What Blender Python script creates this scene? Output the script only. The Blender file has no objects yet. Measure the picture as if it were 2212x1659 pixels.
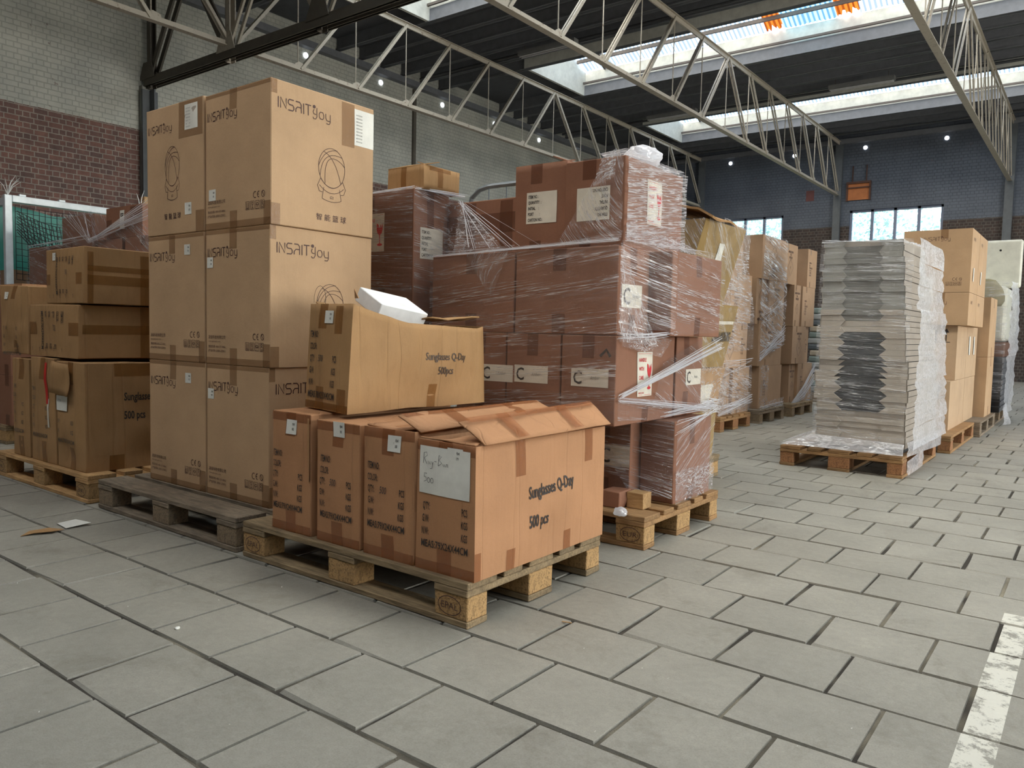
import bpy, bmesh, math, random
from mathutils import Vector, Matrix, noise
S = bpy.context.scene
COL = S.collection
# ---------------- camera, world, light, exposure ----------------
cd = bpy.data.cameras.new('camera'); cam = bpy.data.objects.new('camera', cd); COL.objects.link(cam); S.camera = cam
cd.sensor_width = 36; cd.sensor_fit = 'HORIZONTAL'; cd.lens = 1666.96 / 2212 * 36; cd.clip_end = 300; cd.clip_start = .05
RGT = Vector((0.7948083, 0.6064650, 0.0219082)); DWN = Vector((0.0588401, -0.0410822, -0.9974217)); FWD = Vector((-0.6040013, 0.7940481, -0.0683369))
CM = Matrix((RGT, -DWN, -FWD)).transposed().to_4x4(); CM.translation = Vector((0, 0, .9336)); cam.matrix_world = CM
W = bpy.data.worlds.new('sky'); S.world = W; W.use_nodes = True
wn = W.node_tree; bg = wn.nodes['Background']
sk = wn.nodes.new('ShaderNodeTexSky'); sk.sky_type = 'NISHITA'; sk.sun_disc = False; sk.sun_elevation = math.radians(48); sk.sun_rotation = math.radians(200); sk.air_density = 1.2; sk.dust_density = 3
wn.links.new(sk.outputs[0], bg.inputs[0]); bg.inputs[1].default_value = 1.25
S.view_settings.view_transform = 'Standard'; S.view_settings.look = 'None'; S.view_settings.gamma = 1; S.view_settings.use_curve_mapping = False
S.view_settings.exposure = 0.3
SKY_Y = [(-7.2, -5.05), (-2.2, -.05), (2.8, 4.95), (7.8, 9.95), (12.8, 14.95), (17.85, 20.0)]
SKY_P = [60, 330, 1700, 900, 330, 150]
SXS, SX1 = [3.0, -9.5, -5.5, -9.5, -9.5, -9.5], 11.5  # unseen near roof lights start further right to steer light on the cartons
for (a, b), p, SX0 in zip(SKY_Y, SKY_P, SXS):      # daylight above each roof light
    ld = bpy.data.lights.new('skylight_daylight', 'AREA'); ld.shape = 'RECTANGLE'; ld.size = SX1 - SX0; ld.size_y = b - a; ld.energy = p; ld.color = (1, .965, .9)
    lo = bpy.data.objects.new('skylight_daylight', ld); COL.objects.link(lo); lo.location = ((SX0 + SX1) / 2, (a + b) / 2, 7.75)

ld = bpy.data.lights.new('added_side_light', 'AREA'); ld.shape = 'RECTANGLE'; ld.size = 4.6; ld.size_y = 8; ld.energy = 1250; ld.color = (1, .97, .91)      # added side light beyond an unseen gateway made for it in the right wall
lo = bpy.data.objects.new('added_side_light', ld); COL.objects.link(lo); lo.location = (13.6, 7.0, 2.4); lo.rotation_euler = (0, math.radians(90), 0)
# ---------------- materials ----------------
MC = {}
def srgb(r, g, b):
    f = lambda c: (c / 255 / 12.92) if c / 255 <= .04045 else ((c / 255 + .055) / 1.055) ** 2.4
    return (f(r), f(g), f(b), 1)
class N:
    def __init__(s, name):
        s.m = bpy.data.materials.new(name); s.m.use_nodes = True; s.t = s.m.node_tree; s.b = s.t.nodes['Principled BSDF']; s.out = s.t.nodes['Material Output']
    def n(s, t, **k):
        x = s.t.nodes.new('ShaderNode' + t)
        for a, v in k.items():
            if a.startswith('i_'):
                kk = a[2:]; kk = int(kk) if kk.isdigit() else kk.replace('_', ' ')
                x.inputs[kk].default_value = v
            else: setattr(x, a, v)
        return x
    def l(s, a, b, o=0, i=0):
        s.t.links.new(a.outputs[o], b.inputs[i]); return b
    def noise(s, scale, vec=None, detail=3, rough=.6, dist=0):
        x = s.n('TexNoise', i_Scale=scale, i_Detail=detail, i_Roughness=rough, i_Distortion=dist)
        if vec: s.l(vec, x)
        return x
    def ramp(s, src, stops, o=0):
        r = s.n('ValToRGB'); e = r.color_ramp.elements
        while len(e) < len(stops): e.new(.5)
        for el, (p, c) in zip(e, stops): el.position = p; el.color = c if len(c) == 4 else (*c, 1)
        s.l(src, r, o); return r
    def obj(s, scale=(1, 1, 1), o=3):
        c = s.n('TexCoord'); m = s.n('Mapping', i_Scale=scale); s.t.links.new(c.outputs[o], m.inputs[0]); return m
    def mix(s, a, b, fac, typ='MULTIPLY'):
        x = s.n('MixRGB', blend_type=typ)
        for k, v in ((1, a), (2, b), (0, fac)):
            if isinstance(v, (tuple, float, int)): x.inputs[k].default_value = v
            else: s.l(v, x, 0, k)
        return x
    def bump(s, h, st=.3, dist=.01, o=0):
        x = s.n('Bump', i_Strength=st, i_Distance=dist); s.t.links.new(h.outputs[o], x.inputs['Height']); s.t.links.new(x.outputs[0], s.b.inputs['Normal']); return x
    def col(s, c): s.l(c, s.b, 0, 0) if not isinstance(c, tuple) else setattr(s.b.inputs[0], 'default_value', c)
def flat(name, c, rough=.6, metal=0, bumpn=None):
    if name in MC: return MC[name]
    k = N(name); k.b.inputs['Roughness'].default_value = rough; k.b.inputs['Metallic'].default_value = metal
    v = k.obj(); nz = k.noise(9, v, 4); k.col(k.mix(c, k.ramp(nz, [(.3, (.86, .86, .86)), (.7, (1.08, 1.08, 1.08))]), 1.0))
    k.bump(k.noise(bumpn or 60, v, 3), .15, .004); MC[name] = k.m; return k.m
def card(name, c, crease=.25, wear=.1, worn=.5):
    """corrugated board: fine vertical flute, soft mottling, scuffs"""
    if name in MC: return MC[name]
    k = N(name); k.b.inputs['Roughness'].default_value = .72; k.b.inputs['Specular IOR Level'].default_value = .25
    v = k.obj(); big = k.noise(3.2, v, 4, .6); fine = k.noise(420, v, 2)
    c1 = k.mix(c, k.ramp(big, [(.25, (.88, .87, .85)), (.75, (1.1, 1.09, 1.07))]), 1.0)
    c2 = k.mix(c1, k.ramp(fine, [(.3, (.93,) * 3), (.7, (1.06,) * 3)]), 1.0)
    sc = k.noise(11, k.obj((1, 1, .35)), 6, .75, .4)
    c3 = k.mix(c2, (.62, .58, .53, 1), k.ramp(sc, [(worn, (0, 0, 0)), (min(worn + .22, 1), (wear * 4,) * 3)]), 'MULTIPLY'); k.col(c3)
    vx = k.obj((1, 1, .04)); fl = k.noise(46, vx, 2, .5); cr = k.noise(9, k.obj((1, 1, .05)), 1, .3)
    rid = k.ramp(cr, [(.47, (1, 1, 1)), (.5, (0, 0, 0)), (.53, (1, 1, 1))])
    a = k.n('Math', operation='MULTIPLY_ADD', i_1=crease, i_2=0.0); k.l(rid, a); b2 = k.n('Math', operation='MULTIPLY_ADD', i_1=.18); k.l(fl, b2); k.l(a, b2, 0, 2)
    b3 = k.n('Math', operation='MULTIPLY_ADD', i_1=.5); k.l(k.noise(7, v, 5, .7), b3); k.l(b2, b3, 0, 2)
    k.bump(b3, .55, .012); MC[name] = k.m; return k.m
def tapem(name, c, a=.75):
    if name in MC: return MC[name]
    k = N(name); k.b.inputs['Roughness'].default_value = .22; k.b.inputs['Alpha'].default_value = a; k.b.inputs['Specular IOR Level'].default_value = .6
    k.col(c); k.bump(k.noise(70, k.obj((1, 1, .6)), 4, .7, .8), .35, .004); MC[name] = k.m; return k.m
def wood(name, c1, c2, grey=.0):
    if name in MC: return MC[name]
    k = N(name); k.b.inputs['Roughness'].default_value = .8
    v = k.obj((1.2, 9, 9)); g = k.noise(9, v, 5, .65, .5); g2 = k.noise(5, k.obj(), 3)
    c = k.ramp(g, [(.28, c1), (.72, c2)]); cc = k.mix(c, k.ramp(g2, [(.3, (.68, .66, .64)), (.65, (1.1, 1.1, 1.1))]), 1.0)
    gi = k.n('ObjectInfo'); rr = k.ramp(gi, [(0, (.8, .8, .8)), (1, (1.15, 1.12, 1.08))], 5); k.col(k.mix(cc, rr, 1.0)); k.bump(g, .5, .01); MC[name] = k.m; return k.m
M_INS = card('tan_board', srgb(186, 154, 120), .02, .02, .62)
M_ORG = card('orange_board', srgb(176, 130, 94), .3, .06, .55)
M_RED = card('brown_board', srgb(134, 94, 74), .05, .05, .6)
M_KRF = card('kraft_board', srgb(164, 128, 88), .35, .08, .5)
M_FAR = card('light_kraft_board', srgb(172, 142, 114), .03, .03, .6)
M_DRK = card('dark_brown_board', srgb(110, 78, 62), .05, .05, .6)
M_KHA = card('khaki_board', srgb(150, 124, 78), .12, .08, .5)
M_ARR = card('beige_board', srgb(186, 158, 128), .02, .03, .6)
M_INSIDE = card('board_inside', srgb(170, 130, 92), .2, .08, .5)
T_TAN = tapem('tan_tape', srgb(140, 100, 62), .42); T_ORG = tapem('orange_tape', srgb(150, 88, 48), .5); T_RED = tapem('brown_tape', srgb(100, 56, 38), .42); T_KRF = tapem('amber_tape', srgb(140, 90, 36), .5)
INK = flat('ink', srgb(52, 44, 40), .6); INKB = flat('brown_ink', srgb(74, 46, 40), .6); INKL = flat('faded_ink', srgb(128, 100, 80), .6); INKR = flat('red_ink', srgb(200, 44, 50), .5); INKP = flat('pen_ink', srgb(60, 60, 62), .5)
PAPER = flat('paper', srgb(226, 224, 214), .55, 0, 25); PAPERC = flat('label_paper', srgb(214, 206, 190), .55, 0, 25)
WD_MID = wood('pallet_wood', srgb(106, 90, 66)[:3], srgb(162, 140, 106)[:3]); WD_NEW = wood('fresh_pallet_wood', srgb(160, 120, 74)[:3], srgb(206, 168, 116)[:3]); WD_OLD = wood('weathered_wood', srgb(98, 86, 72)[:3], srgb(156, 140, 118)[:3]); WD_BRN = wood('reddish_pallet_wood', srgb(126, 94, 60)[:3], srgb(176, 138, 92)[:3])
def chipm(name, c):
    k = N(name); k.b.inputs['Roughness'].default_value = .85; v = k.obj(); vo = k.n('TexVoronoi', i_Scale=160.0); k.l(v, vo)
    k.col(k.mix(c, k.ramp(vo, [(0, (.55, .52, .48)), (.6, (1.15, 1.1, 1.0))], 1), 1.0)); k.bump(vo, .4, .004); return k.m
CHIP = chipm('chipboard_block', srgb(166, 134, 92)); CHIPO = chipm('dark_block', srgb(128, 112, 92)); CHIPB = chipm('brown_block', srgb(146, 104, 70))
STEEL = None
def steelm():
    k = N('painted_steel'); k.b.inputs['Roughness'].default_value = .55; v = k.obj(); n1 = k.noise(14, v, 6, .75)
    k.col(k.mix(srgb(180, 172, 156), srgb(104, 74, 54), k.ramp(n1, [(.56, (0, 0, 0)), (.7, (.85, .85, .85))]), 'MIX')); k.bump(n1, .3, .005); return k.m
STEEL = steelm(); STEELD = flat('dark_steel', srgb(92, 86, 76), .6); PIPE = flat('pipe_steel', srgb(70, 72, 74), .5)
def brickm(name, flip, K=1.0, P=(190, 190, 180)):
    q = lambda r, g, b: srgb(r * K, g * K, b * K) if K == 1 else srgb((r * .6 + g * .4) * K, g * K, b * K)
    k = N(name); k.b.inputs['Roughness'].default_value = .85
    c = k.n('TexCoord'); sp = k.n('SeparateXYZ'); k.t.links.new(c.outputs[3], sp.inputs[0]); cb = k.n('CombineXYZ'); k.l(sp, cb, 1 if flip else 0, 0); k.l(sp, cb, 2, 1)
    wob = k.noise(6, c, 2); k.t.links.new(c.outputs[3], wob.inputs[0]); wv = k.mix(cb, wob, .012, 'ADD'); 
    b = k.n('TexBrick', offset=.5, offset_frequency=2, squash=.5, squash_frequency=2)
    for kk, vv in (('Scale', 1), ('Mortar Size', .008), ('Mortar Smooth', .35), ('Brick Width', .185), ('Row Height', .0746), ('Bias', 0)): b.inputs[kk].default_value = vv
    b.inputs['Color1'].default_value = q(128, 94, 84); b.inputs['Color2'].default_value = q(102, 82, 77); b.inputs['Mortar'].default_value = q(150, 142, 132); k.l(wv, b)
    n1 = k.noise(1.1, None, 5, .65); k.t.links.new(c.outputs[3], n1.inputs[0]); n2 = k.noise(7, None, 5, .7); k.t.links.new(c.outputs[3], n2.inputs[0])
    red = k.mix(b, k.ramp(n2, [(.3, (.72, .72, .74)), (.7, (1.2, 1.15, 1.12))]), 1.0)
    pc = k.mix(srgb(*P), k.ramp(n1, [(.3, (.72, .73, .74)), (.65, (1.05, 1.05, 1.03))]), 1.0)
    pc2 = k.mix(pc, (.6, .6, .6, 1), k.ramp(b, [(.25, (0, 0, 0)), (.9, (.5, .5, .5))], 1), 'MULTIPLY')
    pc3 = k.mix(pc2, srgb(110, 84, 76), k.ramp(n2, [(.66, (0, 0, 0)), (.72, (.75, .75, .75))]), 'MIX')
    mt = k.n('Math', operation='GREATER_THAN', i_1=3.905); zz = k.n('Math', operation='MULTIPLY_ADD', i_1=.03); k.l(n2, zz); k.l(sp, zz, 2, 2); k.l(zz, mt)
    k.col(k.mix(red, pc3, mt, 'MIX')); inv = k.n('Math', operation='SUBTRACT', i_0=1.0); k.l(b, inv, 1, 1)
    a = k.n('Math', operation='MULTIPLY_ADD', i_1=.3); k.l(n2, a); k.l(inv, a, 0, 2); k.bump(a, .6, .012); return k.m
BR_L = brickm('brick_wall_side', True); BR_SHADED = brickm('brick_wall_shaded', False, .62, (92, 98, 108))  # darker copy of the bricks: the back wall's shade put into its colours
def filmm(name, base, streak, sx=5, sy=120, wid=.03, cov=.5, rough=.1, dist=.3):
    """clear polythene: crease streaks (ridges of a stretched noise) painted white for highlights and bunching, the rest is see-through"""
    k = N(name); c = k.n('UVMap'); mp = k.n('Mapping', i_Scale=(sx, sy, 1)); k.l(c, mp)
    n1 = k.noise(1.0, mp, 3, .55, dist)
    d = k.n('Math', operation='SUBTRACT', i_1=.5); k.l(n1, d); a = k.n('Math', operation='ABSOLUTE'); k.l(d, a); r = k.ramp(a, [(0, (1, 1, 1)), (wid, (.35, .35, .35)), (wid * 2.2, (0, 0, 0))])
    m2 = k.n('Mapping', i_Scale=(sx * .45, sy * .16, 1)); k.l(c, m2); n2 = k.noise(1.0, m2, 3, .6); r2 = k.ramp(n2, [(cov - .06, (.05,) * 3), (cov + .1, (1, 1, 1))])
    mm = k.mix(r, r2, 1.0); f = k.n('Math', operation='MULTIPLY_ADD', i_1=streak, i_2=base, use_clamp=True); k.l(mm, f)  # streak opacity paints white highlights along the creases
    k.b.inputs[0].default_value = (.93, .93, .95, 1); k.b.inputs['Roughness'].default_value = rough + .1; k.b.inputs['Specular IOR Level'].default_value = .9
    k.b.inputs['Subsurface Weight'].default_value = 0
    k.l(f, k.b, 0, 4); k.bump(n1, .9, .01)
    gl = k.n('BsdfGlossy', i_Roughness=rough); bp = k.n('Bump', i_Strength=1.0, i_Distance=.02); k.t.links.new(n1.outputs[0], bp.inputs['Height']); k.t.links.new(bp.outputs[0], gl.inputs['Normal'])
    tl = k.n('BsdfTranslucent', i_Color=(.97, .97, 1, 1)); wd = k.n('BsdfDiffuse', i_Color=(.97, .97, 1, 1)); b0 = k.n('MixShader', i_0=.45); k.l(tl, b0, 0, 1); k.l(wd, b0, 0, 2); tr_ = k.n('BsdfTransparent'); b1 = k.n('MixShader'); k.l(f, b1); k.l(tr_, b1, 0, 1); k.l(b0, b1, 0, 2)
    g2 = k.n('Math', operation='MULTIPLY_ADD', i_1=.3, i_2=.045); k.l(mm, g2); ms = k.n('MixShader'); k.l(g2, ms); k.l(b1, ms, 0, 1); k.l(gl, ms, 0, 2); k.l(ms, k.out); return k.m
F_STD = filmm('stretch_film_clear', .035, .95, 2.6, 95, .018, .5, .1, .15); F_DNS = filmm('stretch_film_tight', .1, .95, 5, 100, .035, .4, .1, .5); F_CRK = filmm('stretch_film_crinkled', .09, .85, 14, 50, .025, .46, .08, .9); F_FAR = filmm('stretch_film_distant', .06, .9, 3, 38, .035, .45)
F_ROPE = filmm('stretch_film_bunched', .6, .35, 3, 60, .05, .4); F_WHT = filmm('stretch_film_white', .42, .5, 14, 26, .05, .4, .1, 1.0); F_BAG = filmm('bag_film', .62, .35, 20, 30, .05, .4, .15, 1)

# ---------------- helpers ----------------
def tag(o, label=None, cat=None, group=None, kind=None):
    if label: o['label'] = label
    if cat: o['category'] = cat
    if group: o['group'] = group
    if kind: o['kind'] = kind
    return o
def thing(name, loc, label, cat, group=None, rz=0):
    o = bpy.data.objects.new(name, None); o.empty_display_size = .1; COL.objects.link(o); o.location = loc; o.rotation_euler = (0, 0, rz); return tag(o, label, cat, group)
class MB:
    def __init__(s): s.v = []; s.f = []; s.uv = []; s.mi = []
    def add(s, vs, fs, uvs=None, mi=0):
        o = len(s.v); s.v += [tuple(v) for v in vs]
        for f in fs: s.f.append([o + i for i in f]); s.mi.append(mi); s.uv.append([uvs[i] if uvs else (0, 0) for i in f])
        return s
    def box(s, x0, x1, y0, y1, z0, z1, mi=0):
        return s.add([(x, y, z) for z in (z0, z1) for y in (y0, y1) for x in (x0, x1)], [(0, 2, 3, 1), (4, 5, 7, 6), (0, 1, 5, 4), (2, 6, 7, 3), (0, 4, 6, 2), (1, 3, 7, 5)], None, mi)
    def bar(s, a, b, w, h, up=(0, 0, 1), mi=0):
        a = Vector(a); b = Vector(b); d = (b - a).normalized(); u = Vector(up); x = d.cross(u)
        if x.length < 1e-4: x = d.cross(Vector((1, 0, 0)))
        x.normalize(); u = x.cross(d); vs = []
        for p in (a, b):
            for i, j in ((-1, -1), (1, -1), (1, 1), (-1, 1)): vs.append(p + x * i * w / 2 + u * j * h / 2)
        return s.add(vs, [(0, 1, 2, 3), (7, 6, 5, 4), (0, 4, 5, 1), (1, 5, 6, 2), (2, 6, 7, 3), (3, 7, 4, 0)], None, mi)
    def tube(s, pts, r, n=8, mi=0, cap=True):
        pts = [Vector(p) for p in pts]; o = len(s.v); ref = None
        for i, p in enumerate(pts):
            d = (pts[min(i + 1, len(pts) - 1)] - pts[max(i - 1, 0)]).normalized()
            if ref is None: ref = d.orthogonal().normalized()
            ref = (ref - d * ref.dot(d)).normalized(); q = d.cross(ref); rr = r[i] if isinstance(r, (list, tuple)) else r
            for k in range(n):
                t = 2 * math.pi * k / n; s.v.append(tuple(p + ref * math.cos(t) * rr + q * math.sin(t) * rr))
        for i in range(len(pts) - 1):
            for k in range(n): s.f.append([o + i * n + k, o + i * n + (k + 1) % n, o + (i + 1) * n + (k + 1) % n, o + (i + 1) * n + k]); s.mi.append(mi); s.uv.append([(0, i), (1, i), (1, i + 1), (0, i + 1)])
        if cap:
            for st in (0, (len(pts) - 1) * n): s.f.append([o + st + k for k in range(n)]); s.mi.append(mi); s.uv.append([(0, 0)] * n)
        return s
    def mesh(s, name, mats, smooth=False):
        m = bpy.data.meshes.new(name); m.from_pydata(s.v, [], s.f); m.update()
        for x in (mats if isinstance(mats, (list, tuple)) else [mats]): m.materials.append(x)
        ul = m.uv_layers.new(name='UVMap'); i = 0
        for f in s.uv:
            for c in f: ul.data[i].uv = c; i += 1
        m.polygons.foreach_set('material_index', s.mi)
        if smooth: m.polygons.foreach_set('use_smooth', [True] * len(m.polygons))
        return m
    def build(s, name, mats, parent=None, smooth=False, bevel=0, seg=2, fix=False):
        m = s.mesh(name, mats, smooth)
        if fix:
            bm = bmesh.new(); bm.from_mesh(m); bmesh.ops.remove_doubles(bm, verts=bm.verts, dist=1e-5); bmesh.ops.recalc_face_normals(bm, faces=bm.faces); bm.to_mesh(m); bm.free()
        return link(name, m, parent, bevel, seg)
def link(name, m, parent=None, bevel=0, seg=2):
    o = bpy.data.objects.new(name, m); COL.objects.link(o)
    if parent: o.parent = parent
    if bevel:
        b = o.modifiers.new('bevel', 'BEVEL'); b.width = bevel; b.segments = seg; b.limit_method = 'ANGLE'; b.angle_limit = math.radians(50)
    return o
TXT = {}
def text2d(s, h, cond=.6, bold=.0, shear=0, w=None, align='LEFT'):
    key = (s, cond, bold, shear)
    if key not in TXT:
        c = bpy.data.curves.new('t', 'FONT'); c.body = s; c.size = 1; c.resolution_u = 2; c.offset = bold; c.shear = shear; c.space_line = 1.1
        o = bpy.data.objects.new('t', c); COL.objects.link(o); bpy.context.view_layer.update()
        m = bpy.data.meshes.new_from_object(o.evaluated_get(bpy.context.evaluated_depsgraph_get()))
        v = [(p.co.x, p.co.y) for p in m.vertices]; f = [list(p.vertices) for p in m.polygons]
        bpy.data.objects.remove(o); bpy.data.curves.remove(c); bpy.data.meshes.remove(m)
        x0 = min(a for a, b in v) if v else 0; TXT[key] = ([(a - x0, b) for a, b in v], f)
    v, f = TXT[key]; k = h / .7; mx = max(a for a, b in v); sx = k * cond if w is None else w / mx
    off = {'LEFT': 0, 'CENTER': -mx * sx / 2, 'RIGHT': -mx * sx}[align]
    return [(a * sx + off, b * k) for a, b in v], f
def strokes2d(lines, w):
    V = []; F = []
    for ln in lines:
        n = len(ln)
        if n < 2: continue
        o = len(V)
        for i, p in enumerate(ln):
            a = ln[max(i - 1, 0)]; b = ln[min(i + 1, n - 1)]; dx, dy = b[0] - a[0], b[1] - a[1]; L = math.hypot(dx, dy) or 1
            V += [(p[0] - dy / L * w / 2, p[1] + dx / L * w / 2), (p[0] + dy / L * w / 2, p[1] - dx / L * w / 2)]
        F += [[o + 2 * i, o + 2 * i + 1, o + 2 * i + 3, o + 2 * i + 2] for i in range(n - 1)]
    return V, F
def arc(cx, cy, rx, ry, a0=0, a1=360, n=20):
    return [(cx + rx * math.cos(math.radians(a0 + (a1 - a0) * i / n)), cy + ry * math.sin(math.radians(a0 + (a1 - a0) * i / n))) for i in range(n + 1)]
def disc2d(cx, cy, r, n=14): return [(cx + r * math.cos(6.2832 * i / n), cy + r * math.sin(6.2832 * i / n)) for i in range(n)], [list(range(n))]
FC = {'F': (0, 1, 5, 4), 'R': (1, 3, 7, 5), 'B': (3, 2, 6, 7), 'L': (2, 0, 4, 6), 'T': (4, 5, 7, 6), 'D': (2, 3, 1, 0)}
class Carton:
    """eight-cornered board box; faces F(-y) R(+x) B L T D; decorations follow the bulged faces"""
    def __init__(s, x0, x1, y0, y1, z0, z1, label, group=None, mat=None, name='cardboard_box', bulge=.004, rough=.0015, seed=0, jit=0, open_top=False, corners=None, warp=None, tape=None, res=None, cat='box', crush=0):
        rnd = random.Random(seed)
        c = corners or [(x, y, z) for z in (z0, z1) for y in (y0, y1) for x in (x0, x1)]
        c = [Vector(p) for p in c]
        for p in c[4:]: p.x += rnd.uniform(-jit, jit); p.y += rnd.uniform(-jit, jit); p.z += rnd.uniform(-jit, jit) * .5
        base = (c[0] + c[1] + c[2] + c[3]) / 4; s.c = [p - base for p in c]; s.bulge = bulge; s.rough = rough; s.seed = Vector((seed * 3.7, seed * 1.3, seed)); s.warp = warp; s.tm = tape or T_TAN; s.crush = crush; s.e = .45 if rough <= .0022 and not crush else .8
        s.root = thing(name, base, label, cat, group); s.prints = {}
        mb = MB()
        for f in 'FRBLTD':
            if open_top and f == 'T': continue
            w, h = s.dim(f); nu = max(2, min(res or 28, int(w / .03))); nv = max(2, min(res or 28, int(h / .03)))
            vs = [s.P(f, i / nu, j / nv, 0) for j in range(nv + 1) for i in range(nu + 1)]
            mb.add(vs, [(j * (nu + 1) + i, j * (nu + 1) + i + 1, (j + 1) * (nu + 1) + i + 1, (j + 1) * (nu + 1) + i) for j in range(nv) for i in range(nu)])
        s.body = mb.build('box_body', [mat or M_FAR, M_INSIDE], s.root, True, 0 if (open_top or res) else .004, 2, True)
        m = s.body.data
        m.polygons.foreach_set('use_smooth', [False] * len(m.polygons)) if res else None
        if not res: m.set_sharp_from_angle(angle=math.radians(40)) if hasattr(m, 'set_sharp_from_angle') else None
        if open_top:
            so = s.body.modifiers.new('solid', 'SOLIDIFY'); so.thickness = .005; so.offset = -1
    def dim(s, f):
        a, b, c, d = [s.c[i] for i in FC[f]]; return ((b - a).length + (c - d).length) / 2, ((d - a).length + (c - b).length) / 2
    def P(s, f, u, v, eps=0):
        a, b, c, d = [s.c[i] for i in FC[f]]; p = (a * (1 - u) + b * u) * (1 - v) + (d * (1 - u) + c * u) * v
        n = (b - a).cross(d - a).normalized(); w = 16 * max(u * (1 - u) * v * (1 - v), 0)
        k = s.bulge * w * (.1 if f in 'TD' else 1) + s.rough * (.3 if f in 'TD' else 1) * min(w * 3, 1) * noise.noise(p * 7 + s.seed) * 2
        if s.crush: k -= s.crush * min(w * 3, 1) * max(0, noise.noise(p * 5 + s.seed * 2)) 
        q = p + n * (k + eps * s.e)
        return s.warp(q, eps) if s.warp else q
    def put(s, f, v2, fc, A, B, name, mat, rot=0, parent=None, eps=.003, sep=False):
        w, h = s.dim(f); R = math.radians(rot); co, si = math.cos(R), math.sin(R)
        vs = [s.P(f, (A + a * co - b * si) / w, (B + a * si + b * co) / h, eps) for a, b in v2]
        key = (name, mat.name, f)
        if sep or parent is not None:
            mb = MB(); mb.add(vs, fc); return mb.build(name, mat, parent or s.root)
        if key not in s.prints: s.prints[key] = (MB(), mat)
        s.prints[key][0].add(vs, fc)
    def rect(s, f, a0, a1, b0, b1, name, mat, eps=.0012, parent=None):
        nu = max(1, int(abs(a1 - a0) / .04)); nv = max(1, int(abs(b1 - b0) / .04)); vs = [(a0 + (a1 - a0) * i / nu, b0 + (b1 - b0) * j / nv) for j in range(nv + 1) for i in range(nu + 1)]
        fs = [(j * (nu + 1) + i, j * (nu + 1) + i + 1, (j + 1) * (nu + 1) + i + 1, (j + 1) * (nu + 1) + i) for j in range(nv) for i in range(nu)]
        w, h = s.dim(f); mb = MB(); mb.add([s.P(f, a / w, b / h, eps) for a, b in vs], fs); o = mb.build(name, mat, parent or s.root); return o
    def tp(s, f, a0, a1, b0, b1):
        key = ('packing_tape', f, len(s.prints))
        nu = max(1, int(abs(a1 - a0) / .04)); nv = max(1, int(abs(b1 - b0) / .04)); w, h = s.dim(f)
        vs = [s.P(f, (a0 + (a1 - a0) * i / nu) / w, (b0 + (b1 - b0) * j / nv) / h, .0016) for j in range(nv + 1) for i in range(nu + 1)]
        fs = [(j * (nu + 1) + i, j * (nu + 1) + i + 1, (j + 1) * (nu + 1) + i + 1, (j + 1) * (nu + 1) + i) for j in range(nv) for i in range(nu)]
        if key not in s.prints: s.prints[key] = (MB(), s.tm)
        s.prints[key][0].add(vs, fs); return s
    def ends(s, f, w=.05, top=.1, bot=.1, at=.5, edge=.0):
        W_, H = s.dim(f); c = W_ * at
        if top: s.tp(f, c - w / 2, c + w / 2, H - top, H)
        if bot: s.tp(f, c - w / 2, c + w / 2, 0, bot)
        if edge: s.tp(f, 0, W_, 0, edge)
        return s
    def text(s, f, t, A, B, h, mat=INK, rot=0, cond=.55, bold=.02, shear=0, w=None, align='LEFT', parent=None, eps=.003):
        v, fc = text2d(t, h, cond, bold, shear, w, align); s.put(f, v, fc, A, B, 'printed_text', mat, rot, parent, eps); return s
    def lines(s, f, ls, A, B, w, mat=INK, sc=1, rot=0, parent=None, eps=.003, name='printed_drawing'):
        v, fc = strokes2d([[(x * sc, y * sc) for x, y in l] for l in ls], w); s.put(f, v, fc, A, B, name, mat, rot, parent, eps); return s
    def done(s):
        for k, (mb, mat) in s.prints.items(): mb.build(k[0], mat, s.root)
        return s
def sticker(c, f, A, B, w=.05, h=.042, n='9341', m='183'):
    p = c.rect(f, A, A + w, B, B + h, 'paper_sticker', PAPER, .0035)
    for t, dy in ((n, .62), (m, .28)):
        v, fc = text2d(t, h * .17, .6, .02); c.put(f, v, fc, A + w * .6, B + h * dy, 'sticker_text', INK, 0, p, .005)
    return p
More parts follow.
